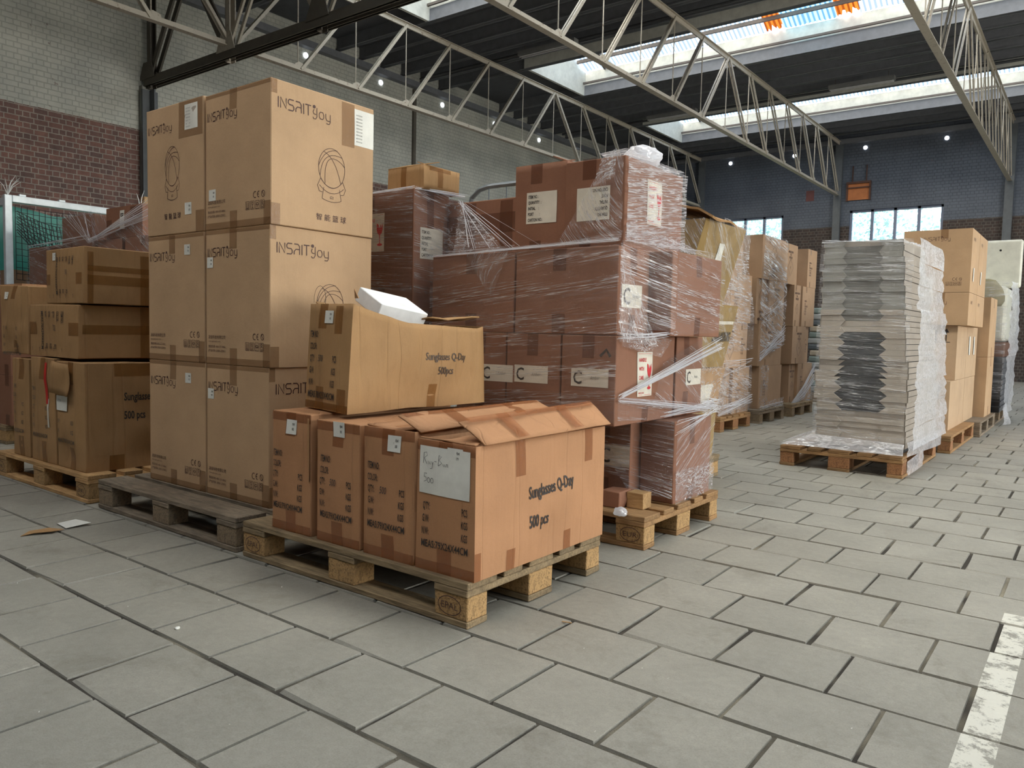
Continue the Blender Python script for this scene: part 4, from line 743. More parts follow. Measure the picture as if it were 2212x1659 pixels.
for q, pts in enumerate((([-.145, -.265, .404], [.145, -.265, .404], [.12, -.16, .43], [-.12, -.16, .43]), ([.14, -.26, .404], [.14, .26, .404], [.05, .24, .455], [.05, -.24, .44]))): MB().add(pts, [(0, 1, 2, 3)]).build('box_flap', M_RED, c.root).modifiers.new('s', 'SOLIDIFY').thickness = .005
c.done()
c = rb(-1.964, -1.66, 2.95, 3.52, Z4[0], 1.695, 'top right, with upside-down label under film', 131); c.tp('F', .09, .16, .3, .392); itemlab(c, 'F', .065, .12, .17, .145, True); fragile(c, 'R', .2, .12, .14, .2); c.tp('F', .08, .14, 0, .05); c.done()
c = Carton(-2.815, -2.275, 3.1, 3.55, 1.33, 1.6, 'wide taped brown carton lying on the wrapped stack behind the topmost pair', G6, M_RED, bulge=.004, seed=133, jit=.003, tape=T_RED)
c.tp('F', 0, .54, .1, .2); c.tp('F', .12, .2, 0, .26); c.tp('F', .36, .44, 0, .26); c.done()
b = MB().box(-.042, .042, -.04, .04, 0, .072).build('wood_block', WD_NEW, bevel=.003); b.location = (-1.635, 3.125, .1445); tag(b, 'short yellow wood block standing on the film-wrapped stack pallet edge', 'wood block')
c = Carton(-1.78, -1.685, 3.03, 3.14, .1445, .22, 'crumpled small brown carton left of the yellow wood block', None, M_RED, bulge=.012, rough=.008, seed=135, jit=.006).done()
F = Film(3)
XR, YF = -1.528, 2.876
# bottom row: front and right
F.patch((-1.73, 3.19, .2), (-1.545, 3.275, .17), (-1.545, 3.275, .54), (-2.0, 3.19, .54), .006, 0, 1, 0, .12)
F.patch((-2.02, 3.185, .21), (-1.72, 3.185, .19), (-1.72, 3.185, .54), (-2.02, 3.185, .54), .006, 0)
F.patch((-1.54, 3.28, .16), (-1.54, 3.72, .17), (-1.54, 3.72, .54), (-1.54, 3.28, .54), .008, 0, 1, 0, -.5)
F.patch((-1.535, 3.28, .145), (-1.535, 3.7, .16), (-1.537, 3.7, .3), (-1.537, 3.28, .3), .01, 2)
# third row right side and front
F.patch((-2.72, YF, .95), (-1.632, YF, .93), (-1.632, YF, 1.31), (-2.72, YF, 1.29), .006, 0, 1, 0, -.12)
F.patch((-1.632, YF, .95), (-1.52, 3.19, .95), (-1.52, 3.19, 1.31), (-1.632, YF, 1.32), .005, 0, 1, 0, .2).patch((-1.628, 2.87, .9), (-1.57, 3.12, .88), (-1.6, 2.98, 1.1), (-1.628, 2.868, 1.31), .012, 2, 1, 0, 1.1)
F.patch((-1.52, 3.19, .93), (-1.52, 3.73, .95), (-1.52, 3.73, 1.33), (-1.52, 3.19, 1.33), .007, 0, 1, 0, .12)
# second row: torn triangles and long stretched bands
F.patch((-2.55, YF, .56), (-1.632, YF, .55), (-1.632, YF, .93), (-2.55, YF, .95), .004, 0, 1, 0, -.1)
F.patch((-1.628, 2.9, .88), (-1.6, 3.2, .83), (-1.6, 3.32, .91), (-1.628, 2.88, .96), .01, 2)
F.patch((-1.628, 3.2, .6), (-1.628, 3.79, .56), (-1.628, 3.79, .93), (-1.628, 3.3, .8), .005, 0, 1, 0, .5)
F.patch((-1.628, 2.88, .56), (-1.628, 3.3, .535), (-1.628, 3.6, .6), (-1.628, 2.88, .66), .006, 0, 1, 0, .1)
F.strands((-1.622, 2.9, .665), (-1.53, 3.76, .9), 14, (.004, .02, .012), (.01, .02, .035), .0026).strands((-1.622, 2.9, .65), (-1.54, 3.78, .56), 12, (.004, .02, .012), (.01, .02, .02), .0022)
F.strands((-1.632, 2.88, .93), (-1.53, 3.2, .94), 9, (.004, .02, .02), (.01, .04, .01), .0022, sagz=.02).strands((-1.7, 3.18, .53), (-1.53, 3.75, .58), 10, (.03, .01, .012), (.01, .02, .03), .003)
F.strands((-1.53, 3.3, .5), (-1.53, 3.74, .56), 9, (.003, .05, .05), (.006, .01, .02), .0022)
# top: film hood over the top right carton
F.patch((-1.652, 2.95, 1.335), (-1.652, 3.53, 1.34), (-1.652, 3.53, 1.7), (-1.652, 2.95, 1.71), .007, 3, 1, 0, -.12)
F.patch((-1.99, 2.93, 1.325), (-1.655, 2.93, 1.33), (-1.655, 2.93, 1.715), (-1.72, 2.93, 1.71), .008, 0, 1.4, 0, .9)
F.patch((-1.80, 2.955, 1.71), (-1.655, 2.945, 1.715), (-1.655, 3.53, 1.71), (-1.9, 3.53, 1.72), .008, 3)
F.patch((-1.80, 2.92, 1.56), (-1.69, 2.92, 1.6), (-1.69, 2.93, 1.72), (-1.76, 2.93, 1.7), .006, 2)
F.patch((-1.652, 2.93, 1.325), (-1.58, 3.66, 1.32), (-1.648, 3.5, 1.38), (-1.652, 2.95, 1.4), .01, 2)
F.patch((-1.99, YF, 1.31), (-1.632, YF, 1.31), (-1.655, 2.94, 1.37), (-1.96, 2.94, 1.33), .008, 0, 1, 0, .1)
F.patch((-1.632, 2.88, 1.315), (-1.52, 3.2, 1.315), (-1.55, 3.66, 1.325), (-1.652, 3.0, 1.33), .01, 2)
# left drape over the wide carton
F.patch((-2.83, 3.08, 1.32), (-2.66, 3.08, 1.32), (-2.68, 3.085, 1.6), (-2.815, 3.085, 1.6), .006, 2, 1)
F.patch((-2.70, 3.07, 1.6), (-2.65, 3.07, 1.58), (-2.28, 2.9, 1.33), (-2.6, 2.9, 1.31), .01, 2, 1)
F.patch((-2.72, 2.87, 1.305), (-1.64, 2.87, 1.305), (-1.7, 2.93, 1.34), (-2.62, 3.05, 1.34), .008, 0, 1)
F.patch((-2.49, 2.865, 1.31), (-2.22, 2.865, 1.31), (-2.31, 2.86, 1.1), (-2.325, 2.86, 1.095), .004, 0, 2, 0, 1.1)
F.strands((-2.69, 3.07, 1.6), (-2.3, 2.9, 1.33), 12, (.02, .01, .01), (.22, .03, .01), .0016).strands((-2.74, 2.87, 1.3), (-1.66, 2.87, 1.33), 6, (.03, .01, .006), (.03, .01, .008), .0022)
F.done('stretch_film', 'torn clear stretch film round the tall reddish brown carton stack', [F_STD, F_ROPE, F_CRK, F_DNS])
# crumpled plastic bag on top
def blob(name, c, r, mat, label, cat, seed=0, amp=.25, grp=None, sub=3):
    bm = bmesh.new(); bmesh.ops.create_icosphere(bm, subdivisions=sub, radius=1)
    for v in bm.verts:
        n = noise.noise(v.co * 1.6 + Vector((seed, 0, 0))) * amp + noise.noise(v.co * 5 + Vector((seed, 3, 0))) * amp * .6 + abs(noise.noise(v.co * 9 + Vector((seed, 3, 5)))) * amp * .3; p = v.co * (1 + n); v.co = Vector((p.x * r[0], p.y * r[1], max(p.z * r[2], -r[2] * .55)))
    m = bpy.data.meshes.new(name); bm.to_mesh(m); bm.free(); m.materials.append(mat); m.polygons.foreach_set('use_smooth', [True] * len(m.polygons)); o = link(name, m); o.location = (c[0], c[1], c[2] + r[2] * .55); return tag(o, label, cat, grp)
blob('plastic_bag', (-1.74, 3.25, 1.715), (.075, .11, .055), F_BAG, 'crumpled translucent plastic bag on top of the film-wrapped stack', 'plastic bag', 4, .22, None, 4)
blob('film_scrap', (-1.62, 2.93, .146), (.03, .03, .022), F_WHT, 'small crumpled film scrap on the pallet edge beside the orange cartons', 'film scrap', 7)
# stack left behind: ITEM NO carton and friends
G7 = 'film-wrapped brown cartons behind the tall tan stack'
for k, (z0, z1) in enumerate(((.1445, .643), (.645, 1.146), (1.148, 1.645))):
    for i, (a, b_) in enumerate(((-3.28, -2.822), (-3.76, -3.3))):
        c = Carton(a, b_, 2.85, 3.115, z0, z1, f'brown carton behind the tall tan stack, {["bottom", "middle", "top"][k]} tier, {["right column", "left column"][i]}', G7, M_RED, bulge=.003, seed=140 + k * 2 + i, tape=T_RED, res=8)
        if k == 2 and i == 0: fragile(c, 'F', .1, .19, .15, .2); c.tp('F', .02, .08, .0, .07); c.tp('F', .12, .17, .4, .49); itemlab(c, 'R', .05, .15, .17, .16); c.tp('R', .1, .15, .3, .49)
        else: c.ends('F')
        c.done()
c = Carton(-3.065, -2.80, 2.9, 3.17, 1.652, 1.775, 'small tan carton with open flap on top of the brown wrapped carton', None, M_KRF, bulge=.004, seed=150, jit=.003, tape=T_KRF, open_top=True)
c.tp('F', .1, .14, 0, .12); c.tp('R', .1, .14, .02, .12); c.tp('R', .04, .2, .1, .12); MB().add([(-.13, -.135, .062 + .062), (.13, -.135, .124), (.16, -.05, .145), (-.05, -.06, .15)], [(0, 1, 2, 3)]).build('box_flap', M_KRF, c.root).modifiers.new('s', 'SOLIDIFY').thickness = .004
MB().add([(.13, -.13, .124), (.13, .13, .124), (.07, .12, .14), (.07, -.12, .145)], [(0, 1, 2, 3)]).build('box_flap', M_KRF, c.root).modifiers.new('s', 'SOLIDIFY').thickness = .004; c.done()
F = Film(31); F.patch((-3.3, 2.84, 1.15), (-2.815, 2.84, 1.12), (-2.815, 2.84, 1.65), (-3.3, 2.84, 1.66), .004, 0, 1).patch((-2.81, 2.84, 1.12), (-2.81, 3.12, 1.12), (-2.81, 3.12, 1.65), (-2.81, 2.84, 1.66), .005, 0, 1, 0, .1).patch((-3.3, 2.84, .7), (-2.815, 2.84, .7), (-2.815, 2.84, 1.15), (-3.3, 2.84, 1.15), .004, 0)
F.patch((-2.81, 2.84, .7), (-2.81, 3.12, .7), (-2.81, 3.12, 1.15), (-2.81, 2.84, 1.15), .005, 0).strands((-3.28, 2.86, 1.65), (-2.82, 2.85, 1.652), 5, (.01, .01, .004), (.01, .01, .006), .003).strands((-2.82, 2.86, 1.65), (-2.75, 3.16, 1.64), 6, (.01, .01, .006), (.02, .02, .015), .003)
F.done('stretch_film', 'clear stretch film round the brown cartons behind the tall tan stack', [F_STD, F_ROPE, F_CRK])
# roll cage with cartons behind
r = thing('roll_cage', (-3.4, 4.1, 0), 'grey tubular roll cage with blue clip behind the wide taped carton', 'roll cage')
MB().tube([(-.12, 0, .05), (-.12, 0, 1.76), (-.1, 0, 1.84), (-.03, 0, 1.89), (.05, 0, 1.905), (.5, 0, 1.905), (.55, 0, 1.87), (.57, 0, 1.8), (.57, 0, .05)], .017, 10).build('tube_frame', flat('galvanised', srgb(150, 156, 160), .35, .6), r)
for x in (.05, .2, .35, .5): MB().tube([(x, 0, .1), (x, 0, 1.9)], .004, 6).build('wire', MC['galvanised'], r)
MB().box(.38, .43, -.025, .025, 1.875, 1.935).build('blue_clip', flat('blue_plastic', srgb(30, 50, 110), .4), r, bevel=.004); MB().box(-.12, .57, 0, .5, .1, .13).build('base_tray', MC['galvanised'], r)
G8 = 'brown cartons in the roll cage'
for i, (a, b_, z1) in enumerate(((-3.36, -3.06, 1.79), (-3.04, -2.84, 1.83))): low(a, b_, 4.14, 4.6, .14, z1, f'tall brown carton in the roll cage, {["left", "right"][i]}', G8, M_RED if i else M_KRF, seed=155 + i).done()
# ---------------- khaki cartons on the pallet behind ----------------
G9 = 'crushed khaki cartons behind the wrapped stack'
def kh(x0b, x1b, x0t, x1t, z0, z1, lab, seed, y0=4.2, y1=4.82, mat=None, **k): return Carton(0, 0, 0, 0, 0, 0, lab, G9, mat or M_KHA, bulge=.008, rough=.008, seed=seed, tape=T_KRF, corners=[(x0b, y0, z0), (x1b, y0, z0), (x0b, y1, z0), (x1b, y1, z0), (x0t, y0, z1), (x1t, y0, z1), (x0t, y1, z1), (x1t, y1, z1)], res=10, crush=.01, **k)
kh(-2.7, -2.0, -2.7, -1.98, .1445, .49, 'khaki carton, bottom of the crushed stack behind the wrapped cartons', 160).done()
c = kh(-2.7, -1.98, -2.7, -1.93, .494, .73, 'torn ragged kraft carton with stuck paper, second in the khaki stack', 161, mat=M_KRF); c.rect('R', .25, .45, .02, .14, 'torn_label', PAPERC, .006); c.done()
c = kh(-2.7, -1.95, -2.7, -1.86, .734, 1.122, 'khaki carton with black lettering, third in the khaki stack', 162); c.text('R', 'CHINA MINGHONG', .3, .17, .06, INK, 0, .4, .03, w=.3); c.rect('R', .02, .6, .28, .3, 'strap', PAPERC, .004); c.done()
c = kh(-2.55, -1.97, -2.6, -1.83, 1.125, 1.6, 'khaki carton flaring open, topmost in the khaki stack', 163); c.rect('R', .26, .36, .22, .38, 'paper_label', PAPER, .003); c.text('R', 'CHINA', .35, .12, .05, INK, -8, .5, .03); c.done()
mb = MB()
for j in range(9):
    for i in range(9): u, v = i / 8, j / 8; mb.v.append((-2.5 + .72 * u * (1 - .1 * v), 4.18 + .66 * v, 1.62 + .13 * math.sin(u * 2.3 + .9) * (1 - .25 * v) + .012 * math.sin(i * 2 + j)))
for j in range(8):
    for i in range(8): mb.f.append([j * 9 + i, j * 9 + i + 1, j * 9 + i + 10, j * 9 + i + 9]); mb.mi.append(0); mb.uv.append([(0, 0)] * 4)
o = mb.build('cardboard_sheet', M_KRF); o.modifiers.new('s', 'SOLIDIFY').thickness = .012; tag(o, 'bent ragged cardboard sheets lying over the topmost khaki carton', 'cardboard')
F = Film(61); F.patch((-1.9, 4.19, 1.1), (-1.86, 4.83, 1.1), (-1.8, 4.83, 1.6), (-1.81, 4.19, 1.6), .008, 0, 1, 0, .8).patch((-1.93, 4.19, .72), (-1.92, 4.83, .72), (-1.84, 4.83, 1.1), (-1.84, 4.19, 1.12), .008, 0, 1, 0, .6).patch((-1.96, 4.19, .45), (-1.95, 4.83, .45), (-1.92, 4.83, .74), (-1.92, 4.19, .74), .008, 2)
F.patch((-2.6, 4.18, 1.13), (-1.95, 4.18, 1.13), (-1.82, 4.18, 1.6), (-2.6, 4.18, 1.6), .008, 0, 1, 0, .9)
F.strands((-1.96, 4.8, .5), (-1.9, 4.4, .52), 10, (.02, .05, .04), (.02, .1, .04), .004).done('stretch_film', 'loose clear film hanging round the crushed khaki cartons', [F_STD, F_ROPE, F_CRK])
# ---------------- far row: three pallet stacks ----------------
def hazard(c, f, A, B, s=.07):
    c.lines(f, [[(0, s), (s, 0), (0, -s), (-s, 0), (0, s)]], A, B, .005, INKB); c.text(f, 'XS', A, B - .012, .024, INKB, 0, .8, .01, align='CENTER')
def marks(c, f, kind):
    w, h = c.dim(f)
    if kind == 0: hazard(c, f, w * .5, h * .42, min(w * .24, .1)); [c.text(f, t, w * .5, h * (.78 - i * .07), .024, INKB, 0, .7, .02, align='CENTER') for i, t in enumerate(('MADE IN CHINA', 'NO.', 'MODEL:XS'))]
    elif kind == 1: [c.text(f, t, w * .18, h * (.62 - i * .065), .02, INKB, 0, .6, .02) for i, t in enumerate(('MATERIAL', 'SIZE:', 'COLOUR:BLACK', 'QTY:  PCS', 'G.W:  KGS', 'N.W:  KGS'))]
    else: hazard(c, f, w * .5, h * .62, min(w * .24, .1)); [c.text(f, t, w * .5, h * (.24 - i * .08), .026, INKB, 0, .7, .02, align='CENTER') for i, t in enumerate(('STERRISIN', 'S.MC', 'MADE IN CHINA'))]
    c.ends(f, .04, .07, .07, .3)
FZ = [(.1445, .612), (.614, 1.068), (1.07, 1.56), (1.562, 2.03)]
TW = ['bottom', 'second', 'third', 'top']
STK = [('nearest', 7.1, -2.93, [[(7.12, 7.51), (7.52, 7.97)], [(7.12, 7.70), (7.71, 7.95)], [(7.12, 7.36), (7.37, 7.94)], [(7.12, 7.74)]]),
       ('middle', 8.15, -2.95, [[(8.32, 9.06)], [(8.26, 9.02)], [(8.22, 8.52), (8.53, 9.04)], [(8.27, 9.02)]]),
       ('farthest', 9.18, -2.95, [[(9.44, 9.66), (9.67, 10.25)], [(9.41, 9.92), (9.93, 10.14)], [(9.4, 9.65), (9.73, 10.23)], [(9.06, 9.56), (9.88, 10.25)]])]
G10 = 'kraft cartons in the far row of pallet stacks'; sd = 200
for nm_, yb, xr, rows in STK:
    for ri, row in enumerate(rows):
        for bi, (y0, y1) in enumerate(row):
            pos = '' if len(row) == 1 else [', left one', ', right one'][bi]; sd += 1; dx = (.0 if (sd % 3) else -.03)
            c = Carton(xr - .55 + dx, xr + dx, y0, y1, *FZ[ri], f'kraft carton, {TW[ri]} tier{pos}, {nm_} stack of the far row', G10, M_FAR, seed=sd, res=5, bulge=.002, tape=T_TAN); marks(c, 'R', (sd + ri) % 3)
            if (nm_ == 'farthest' and ri == 2): marks(c, 'F', 0)
            c.done()
    for ri in range(4): low(xr - 1.13, xr - .59, rows[ri][0][0], rows[ri][-1][1], *FZ[ri], f'kraft carton, {TW[ri]} tier, inner column of the {nm_} far row stack', G10, M_FAR, T_TAN, 300 + ri).done()
c = low(-2.92, -2.68, 8.86, 9.04, .82, .98, 'small open kraft carton sticking out of the middle far row stack', None, M_FAR, T_TAN, 320) if False else None
F = Film(71); xr = -2.915
F.patch((xr, 7.1, .16), (xr, 7.98, .16), (xr, 7.98, .33), (xr, 7.1, .3), .02, 2).patch((xr, 7.1, .3), (xr, 7.98, .32), (xr, 7.98, .62), (xr, 7.1, .62), .01, 0, 1, 0, .2).patch((xr, 7.1, .75), (xr, 7.98, .8), (xr, 7.98, 1.2), (xr, 7.1, 1.1), .01, 0, 1, 0, .15).patch((xr, 7.1, 1.1), (xr, 7.98, 1.2), (xr, 7.77, 1.6), (xr, 7.1, 1.6), .01, 0, 1, 0, .15).patch((xr, 7.1, 1.6), (xr, 7.77, 1.6), (xr, 7.77, 2.05), (xr, 7.1, 2.05), .008, 0)
F.strands((xr + .01, 7.1, .6), (xr + .01, 7.98, .66), 10, (.01, 0, .1), (.01, 0, .05), .003).strands((xr + .02, 7.1, .2), (xr + .02, 7.98, .28), 16, (.01, 0, .06), (.01, 0, .05), .004)
F.done('stretch_film', 'clear film round the nearest stack of the far row', [F_FAR, F_ROPE, F_CRK])
F = Film(81); xr = -2.935
F.patch((xr, 8.3, .1), (xr, 9.07, .12), (xr, 9.07, .24), (xr, 8.3, .2), .02, 2).patch((xr, 8.3, .2), (xr, 8.55, .22), (xr, 8.55, .62), (xr, 8.3, .62), .01, 2).patch((xr, 8.25, .68), (xr, 9.04, .85), (xr, 9.04, 1.1), (xr, 8.25, 1.1), .01, 0, 1, 0, .3).patch((xr, 8.22, 1.1), (xr, 9.05, 1.1), (xr, 9.05, 1.56), (xr, 8.22, 1.56), .01, 0, 1, 0, .3).patch((xr, 8.26, 1.57), (xr, 9.03, 1.57), (xr, 9.03, 2.04), (xr, 8.26, 2.04), .01, 0, 1, 0, .2)
F.strands((xr + .01, 8.25, .72), (xr + .01, 9.05, .98), 22, (.01, 0, .06), (.01, 0, .1), .003).strands((xr + .01, 8.25, 1.1), (xr + .01, 9.05, 1.35), 8, (.01, 0, .1), (.01, 0, .1), .002).strands((xr + .02, 8.3, .14), (xr + .02, 9.07, .17), 8, (.01, 0, .03), (.01, 0, .04), .004)
F.done('stretch_film', 'clear film in bands round the middle stack of the far row', [F_FAR, F_ROPE, F_CRK])
F = Film(91); F.patch((xr, 9.3, .1), (xr, 10.26, .14), (xr, 10.26, .5), (xr, 9.6, .2), .02, 2).strands((xr + .02, 9.4, .14), (xr + .02, 10.26, .5), 18, (.01, .02, .03), (.01, .01, .12), .004, sagz=.08)
F.done('stretch_film', 'bunched clear film sagging at the foot of the farthest stack', [F_FAR, F_ROPE, F_CRK])
pallet(-3.35, 11.6, 'pallet beyond the far row under layered folded sheets', wd=WD_OLD, ch=CHIPO)
for i in range(14):
    cc = flat(['sheet_grey', 'sheet_green', 'sheet_beige', 'sheet_dark'][i % 4], srgb(*[(150, 152, 150), (120, 134, 130), (170, 158, 140), (84, 90, 94)][i % 4]))
    o = MB().box(-.45, .45, -.4, .4, 0, .085).build('folded_sheet_bundle', cc, bevel=.02); rn = random.Random(i); o.location = (-2.95 + rn.uniform(-.03, .03), 12.0, .1445 + i * .0875); tag(o, f'grey-toned folded sheet bundle beyond the far row, {["lowest", "2nd", "3rd", "4th", "5th", "6th", "7th", "8th", "9th", "10th", "11th", "12th", "13th", "topmost"][i]} from the floor', 'sheet bundle', 'folded sheet bundles beyond the far row')
# ---------------- grey folded cartons in the aisle ----------------
GRY = card('grey_board', srgb(176, 166, 154), .02, .03, .62); GRYL = card('grey_board_light', srgb(150, 148, 142), .02, .03, .62); BLK = flat('dark_hollow', srgb(52, 54, 56), .6); MIDG = flat('grey_hollow', srgb(122, 120, 114), .6)  # hollow colours paint the shade inside the cartons' open middles onto panels
G11 = 'flat folded cartons stacked in the aisle'; z = .19; n = 36; hh = (1.612 - .19) / n; first = None; rn = random.Random(5)
ORD = lambda k: f'{k + 1}{"th" if 10 <= (k + 1) % 100 <= 20 else {1: "st", 2: "nd", 3: "rd"}.get((k + 1) % 10, "th")}'
for i in range(n):
    dark = MIDG if 22 <= i <= 34 else BLK if 6 <= i <= 19 else GRY; x0 = -1.605 + (-.02 if 8 <= i <= 12 else 0) + rn.uniform(-.006, .006); x1 = (-1.022 if i < 15 else -1.045 - .0025 * (i - 15)) + rn.uniform(-.006, .006); y0 = 5.75 + rn.uniform(-.009, .009); y1 = 6.98 - .006 * i - (.28 if i > 30 else 0) + rn.uniform(-.03, .03) - (.12 if 20 < i < 26 else 0); W_ = x1 - x0
    r = thing('folded_carton', ((x0 + x1) / 2, (y0 + y1) / 2, z), f'grey flat folded carton in the aisle stack, {ORD(i)} from the pallet, with {"black" if dark is BLK else "grey" if dark is MIDG else "pale"} middle panel', 'folded carton', G11); D_ = (y1 - y0) / 2; hw = W_ / 2
    MB().box(-hw + .004, hw - .004, -D_ + .012, D_, .001, hh - .001).build('hollow_panel', dark, r)
    nar, wid_ = (.295, .215) if dark is BLK else (.30, .245); lo_, hi_ = (wid_, nar) if (i % 2 or (10 < i < 15)) else (nar, wid_)
    for s_ in (-1, 1):
        P = [(s_ * hw, 0), (s_ * (hw - W_ * lo_), 0), (s_ * (hw - W_ * hi_), hh - .001), (s_ * hw, hh - .001)]
        vs = [(x, y, zz) for y in (-D_, -D_ + .01) for x, zz in P]; MB().add(vs, [(0, 1, 2, 3), (7, 6, 5, 4), (0, 4, 5, 1), (1, 5, 6, 2), (2, 6, 7, 3), (3, 7, 4, 0)]).build('side_flap', GRY if i < 24 else GRYL, r)
        MB().box(*( (hw - .003, hw + .003) if s_ > 0 else (-hw - .003, -hw + .003)), -D_, D_, .002, hh - .002).build('edge_strip', GRY, r)
    z += hh
for k_, z_ in enumerate((.1445, .1665)):
    o = MB().box(-.26, .27, -.55, .55, 0, .021).build('dark_board', BLK, bevel=.003); o.location = (-1.32, 6.38, z_); tag(o, f'dark flat board under the grey folded cartons, {["lower", "upper"][k_]} of two', 'board', 'dark boards under the folded cartons')
F = Film(101); 
for i in range(9):
    za, zb = .19 + i * .158, .19 + (i + 1) * .158; w0 = -.985 - (.02 if i > 5 else 0); ya, yb = 7.05 - .05 * i, 7.05 - .05 * (i + 1)
    F.patch((w0, 5.73, za), (w0 + .01, ya, za), (w0, yb, zb), (w0, 5.73, zb), .018, 1 if i % 2 else 1, 1, 0, .15)
for i in range(6): F.patch((-1.63, 5.735, .22 + i * .235), (-1.02, 5.735, .2 + i * .235), (-1.03, 5.735, .43 + i * .235), (-1.62, 5.735, .45 + i * .235), .004, 0, 1, 0, .04)
F.patch((-1.62, 5.73, 1.6), (-1.07, 5.73, 1.58), (-1.1, 6.6, 1.63), (-1.6, 6.6, 1.63), .012, 1)
F.patch((-1.83, 5.66, .15), (-1.01, 5.66, .15), (-1.02, 5.74, .22), (-1.62, 5.74, .24), .01, 1).patch((-1.83, 5.67, .15), (-1.62, 5.75, .26), (-1.62, 6.6, .2), (-1.83, 6.9, .15), .015, 1).patch((-1.0, 5.66, .15), (-.99, 7.0, .1), (-1.0, 7.05, .22), (-1.01, 5.73, .24), .015, 1).patch((-.995, 5.72, .02), (-.985, 6.2, .03), (-.99, 6.25, .15), (-1.0, 5.67, .12), .012, 1)
F.done('stretch_film', 'whitish stretch film round the grey folded carton stack in the aisle', [F_STD, F_WHT])
# ---------------- right: printed tan cartons and beige two-arrow cartons ----------------
G12 = 'beige cartons with two arrows on the right pallet'
def arrows(c, f, A, B, s=.09):
    for x in (0, .75): c.put(f, *([(A * 0 + (x + a) * s, b * s) for a, b in ((-.04, 0), (.04, 0), (.04, .7), (.2, .7), (0, 1.05), (-.2, .7), (-.04, .7))], [list(range(7))]), A, B, 'printed_arrow', INK)
    c.lines(f, [[(-.3, -.08), (1.05, -.08)]], A, B, .006, INK, s)
for k, (z0, z1, xo) in enumerate(((.1445, .577, 0), (.579, 1.07, 0))):
    for i, (y0, y1) in enumerate(((7.68, 8.57), (8.58, 9.3)) if k == 0 else ((7.93, 8.56), (8.57, 9.32))):
        c = Carton(-1.7, -1.03, y0, y1, z0, z1, f'beige carton with black double arrow, {["lower", "upper"][k]} tier, {["near", "rear"][i]} one on the right pallet', G12, M_ARR, seed=400 + k * 2 + i, res=6, bulge=.003)
        if i == 0: arrows(c, 'F', .5, .29 if k == 0 else .35, .11); c.lines('R', [[(.6 if k == 0 else .35, .1), (.6 if k == 0 else .35, .4)]], 0, 0, .006, INKL)
        if k and i: 
            for yy in (.12, .45): c.rect('R', yy, yy + .08, .22, .4, 'plastic_handle', PAPER, .012)
        c.done()
G13 = 'tan printed cartons at the right'
for k, (z0, z1) in enumerate(((.1445, .77), (.772, 1.363), (1.366, 1.925))):
    for i, (y0, y1) in enumerate(((8.34, 8.42), (9.33, 9.95)) if False else ((9.34, 9.62), (9.63, 10.0)) if k == 0 else (((7.86, 8.37), (8.38, 8.93)) if k == 2 else ((9.335, 9.6), (9.61, 9.95)))): pass
for k, (z0, z1) in enumerate(((1.073, 1.363), (1.366, 1.925))):
    for i, (y0, y1) in enumerate(((7.88, 8.39), (8.4, 8.98))):
        c = Carton(-1.5, -.952, y0, y1, z0, z1, f'tan printed carton at the right, {["lower", "upper"][k]} tier, {["near", "rear"][i]} one above the beige cartons', G13, M_INS, seed=410 + k * 2 + i, res=6, bulge=.003)
        if i == 0: logo(c, 'F', .17, .46 if k else .19, .034); (icons(c, 'F', .36, .06, .024) if k else None); c.tp('F', .3, .36, z1 - z0 - .08, z1 - z0)
        if k: c.rect('R', .12, .17, .1, .22, 'plastic_handle', PAPER, .012)
        c.text('R', 'INSAITJOY', .1, z1 - z0 - .1, .03, INKB, 0, .6, .0); c.done()
for k, (z0, z1) in enumerate(((.1445, .77), (.772, 1.39))):
    c = Carton(-1.5, -.93, 9.36, 9.95, z0, z1, f'tan carton on the pale grey pallet at the right, {["lower", "upper"][k]}', G13, M_INS, seed=420 + k, res=6).ends('R').done()
pallet(-1.7, 10.06, 'dark hidden pallet under the black crate at the right edge', False, 1.2, .8, WD_OLD, CHIPO)
BLKP = flat('black_plastic', srgb(28, 30, 34), .35); WHP = flat('cream_plastic', srgb(214, 212, 196), .35); OLV = flat('olive_fabric', srgb(140, 132, 104), .85)
r = thing('plastic_crate', (-1.14, 10.6, .1445), 'tall black slatted plastic crate at the right under brown board', 'crate'); MB().box(-.28, .28, -.5, .5, 0, .62).build('crate_body', BLKP, r, bevel=.01)
for i in range(9): MB().box(-.29, .29, -.51, .51, .06 + i * .06, .072 + i * .06).build('crate_rib', flat('dark_grey_plastic', srgb(58, 60, 64), .4), r)
c = low(-1.42, -.86, 10.1, 11.0, .768, .93, 'flat dark brown carton on the black plastic crate', None, M_DRK, T_RED, 430).done()
r = thing('chair_cushion_pack', (-1.13, 10.5, .935), 'cream padded seat shell wrapped in film on the brown carton', 'seat shell'); MB().box(-.29, .27, -.35, .3, 0, .62).build('seat_shell', WHP, r, bevel=.05, seg=4)
o = blob('fabric_bundle', (-1.1, 10.15, 1.33), (.22, .04, .2), OLV, 'folded olive fabric bundle in front of the cream shell', 'fabric', 5, .08); 
r = thing('tub_panel', (-1.02, 10.72, 1.56), 'cream rounded plastic panel with one hole, topmost at the right', 'plastic panel'); MB().box(-.24, .24, -.03, .03, 0, .56).build('panel_body', WHP, r, bevel=.05, seg=4); MB().tube([(.02, -.032, .44), (.02, -.03, .44)], .012, 10).build('hole', BLKP, r)
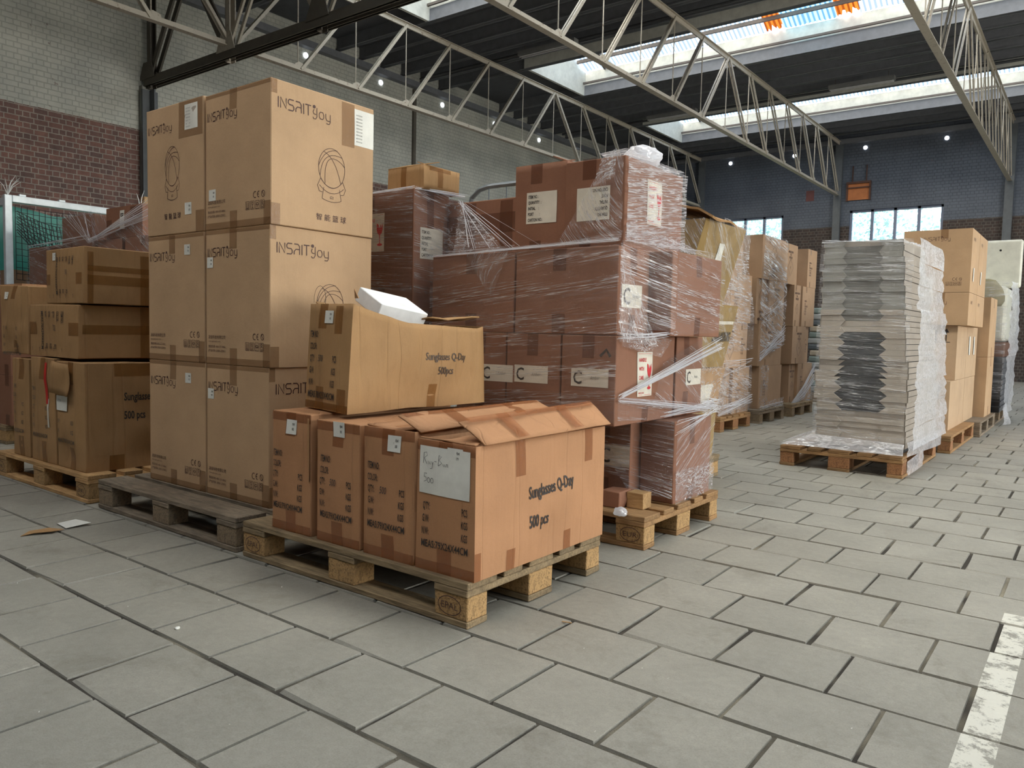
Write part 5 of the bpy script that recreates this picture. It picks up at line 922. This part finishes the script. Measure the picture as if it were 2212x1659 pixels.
F = Film(111); F.patch((-.84, 10.08, .1), (-.84, 11.1, .12), (-.84, 11.1, .8), (-.84, 10.08, .78), .02, 1, 1, 0, .9).patch((-.835, 10.08, .78), (-.83, 11.1, .78), (-.84, 10.9, 1.62), (-.85, 10.12, 1.6), .03, 1).patch((-1.42, 10.06, .3), (-.84, 10.06, .3), (-.84, 10.08, 1.6), (-1.42, 10.08, 1.6), .01, 0).patch((-.83, 10.1, .01), (-.78, 10.3, .01), (-.84, 10.3, .25), (-.84, 10.1, .25), .02, 1)
F.done('stretch_film', 'hanging clear film sheet over the crate and cream seat shell', [F_STD, F_WHT])
CLO = flat('black_cloth', srgb(24, 24, 28), .9)
o = blob('garment_bag', (-.45, 12.7, 0), (.25, .3, .75), CLO, 'black garment bags bunched at the right picture edge', 'garment bag', 9, .12)
low(-.75, -.25, 12.6, 13.2, .0, .0, 'x', None, M_RED) if False else None
# ---------------- litter on the floor ----------------
def leaf(pts, z, name, mat, label, cat, th=.002, grp=None):
    o = MB().add([(x, y, z + dz) for x, y, dz in pts], [list(range(len(pts)))]).build(name, mat); o.modifiers.new('s', 'SOLIDIFY').thickness = th; return tag(o, label, cat, grp)
leaf([(-3.775, 1.525, .004), (-3.66, 1.515, .004), (-3.65, 1.62, .012), (-3.76, 1.6, .012)], .001, 'paper_scrap', PAPER, 'folded white paper card lying on the floor at the left', 'paper')
leaf([(-3.67, 1.335, .0), (-3.655, 1.38, .008), (-3.62, 1.44, .01), (-3.64, 1.5, .004), (-3.7, 1.46, .008), (-3.72, 1.39, .004)], .002, 'cardboard_scrap', M_KRF, 'torn cardboard scrap beside the white card on the floor', 'cardboard')
blob('paper_crumb', (-2.2, 1.225, 0), (.008, .008, .005), PAPER, 'small white crumb on the near tiles at the left', 'crumb', 2, .4, None, 2)
leaf([(-1.33, 2.04, .004), (-1.3, 2.05, .004), (-1.3, 2.055, .004), (-1.33, 2.047, .004)], .0, 'wood_splinter', WD_NEW, 'pale wood splinter on the tiles near the front pallet corner', 'splinter')
mb = MB(); rn = random.Random(12)
for _ in range(420):
    x, y = rn.uniform(-4.6, .6), rn.uniform(.3, 6) ** 1; s_ = rn.uniform(.0006, .0024); a = rn.random() * 6
    mb.add([(x + s_ * math.cos(a + t), y + s_ * math.sin(a + t) * rn.uniform(.5, 1.3), .0015 + (t > 3) * s_) for t in (0, 1.6, 3.1, 4.7)], [(0, 1, 2, 3)])
tag(mb.build('floor_debris', flat('white_specks', srgb(210, 206, 196), .8)), 'fine pale specks scattered over the floor tiles', 'debris', kind='stuff')
c = None
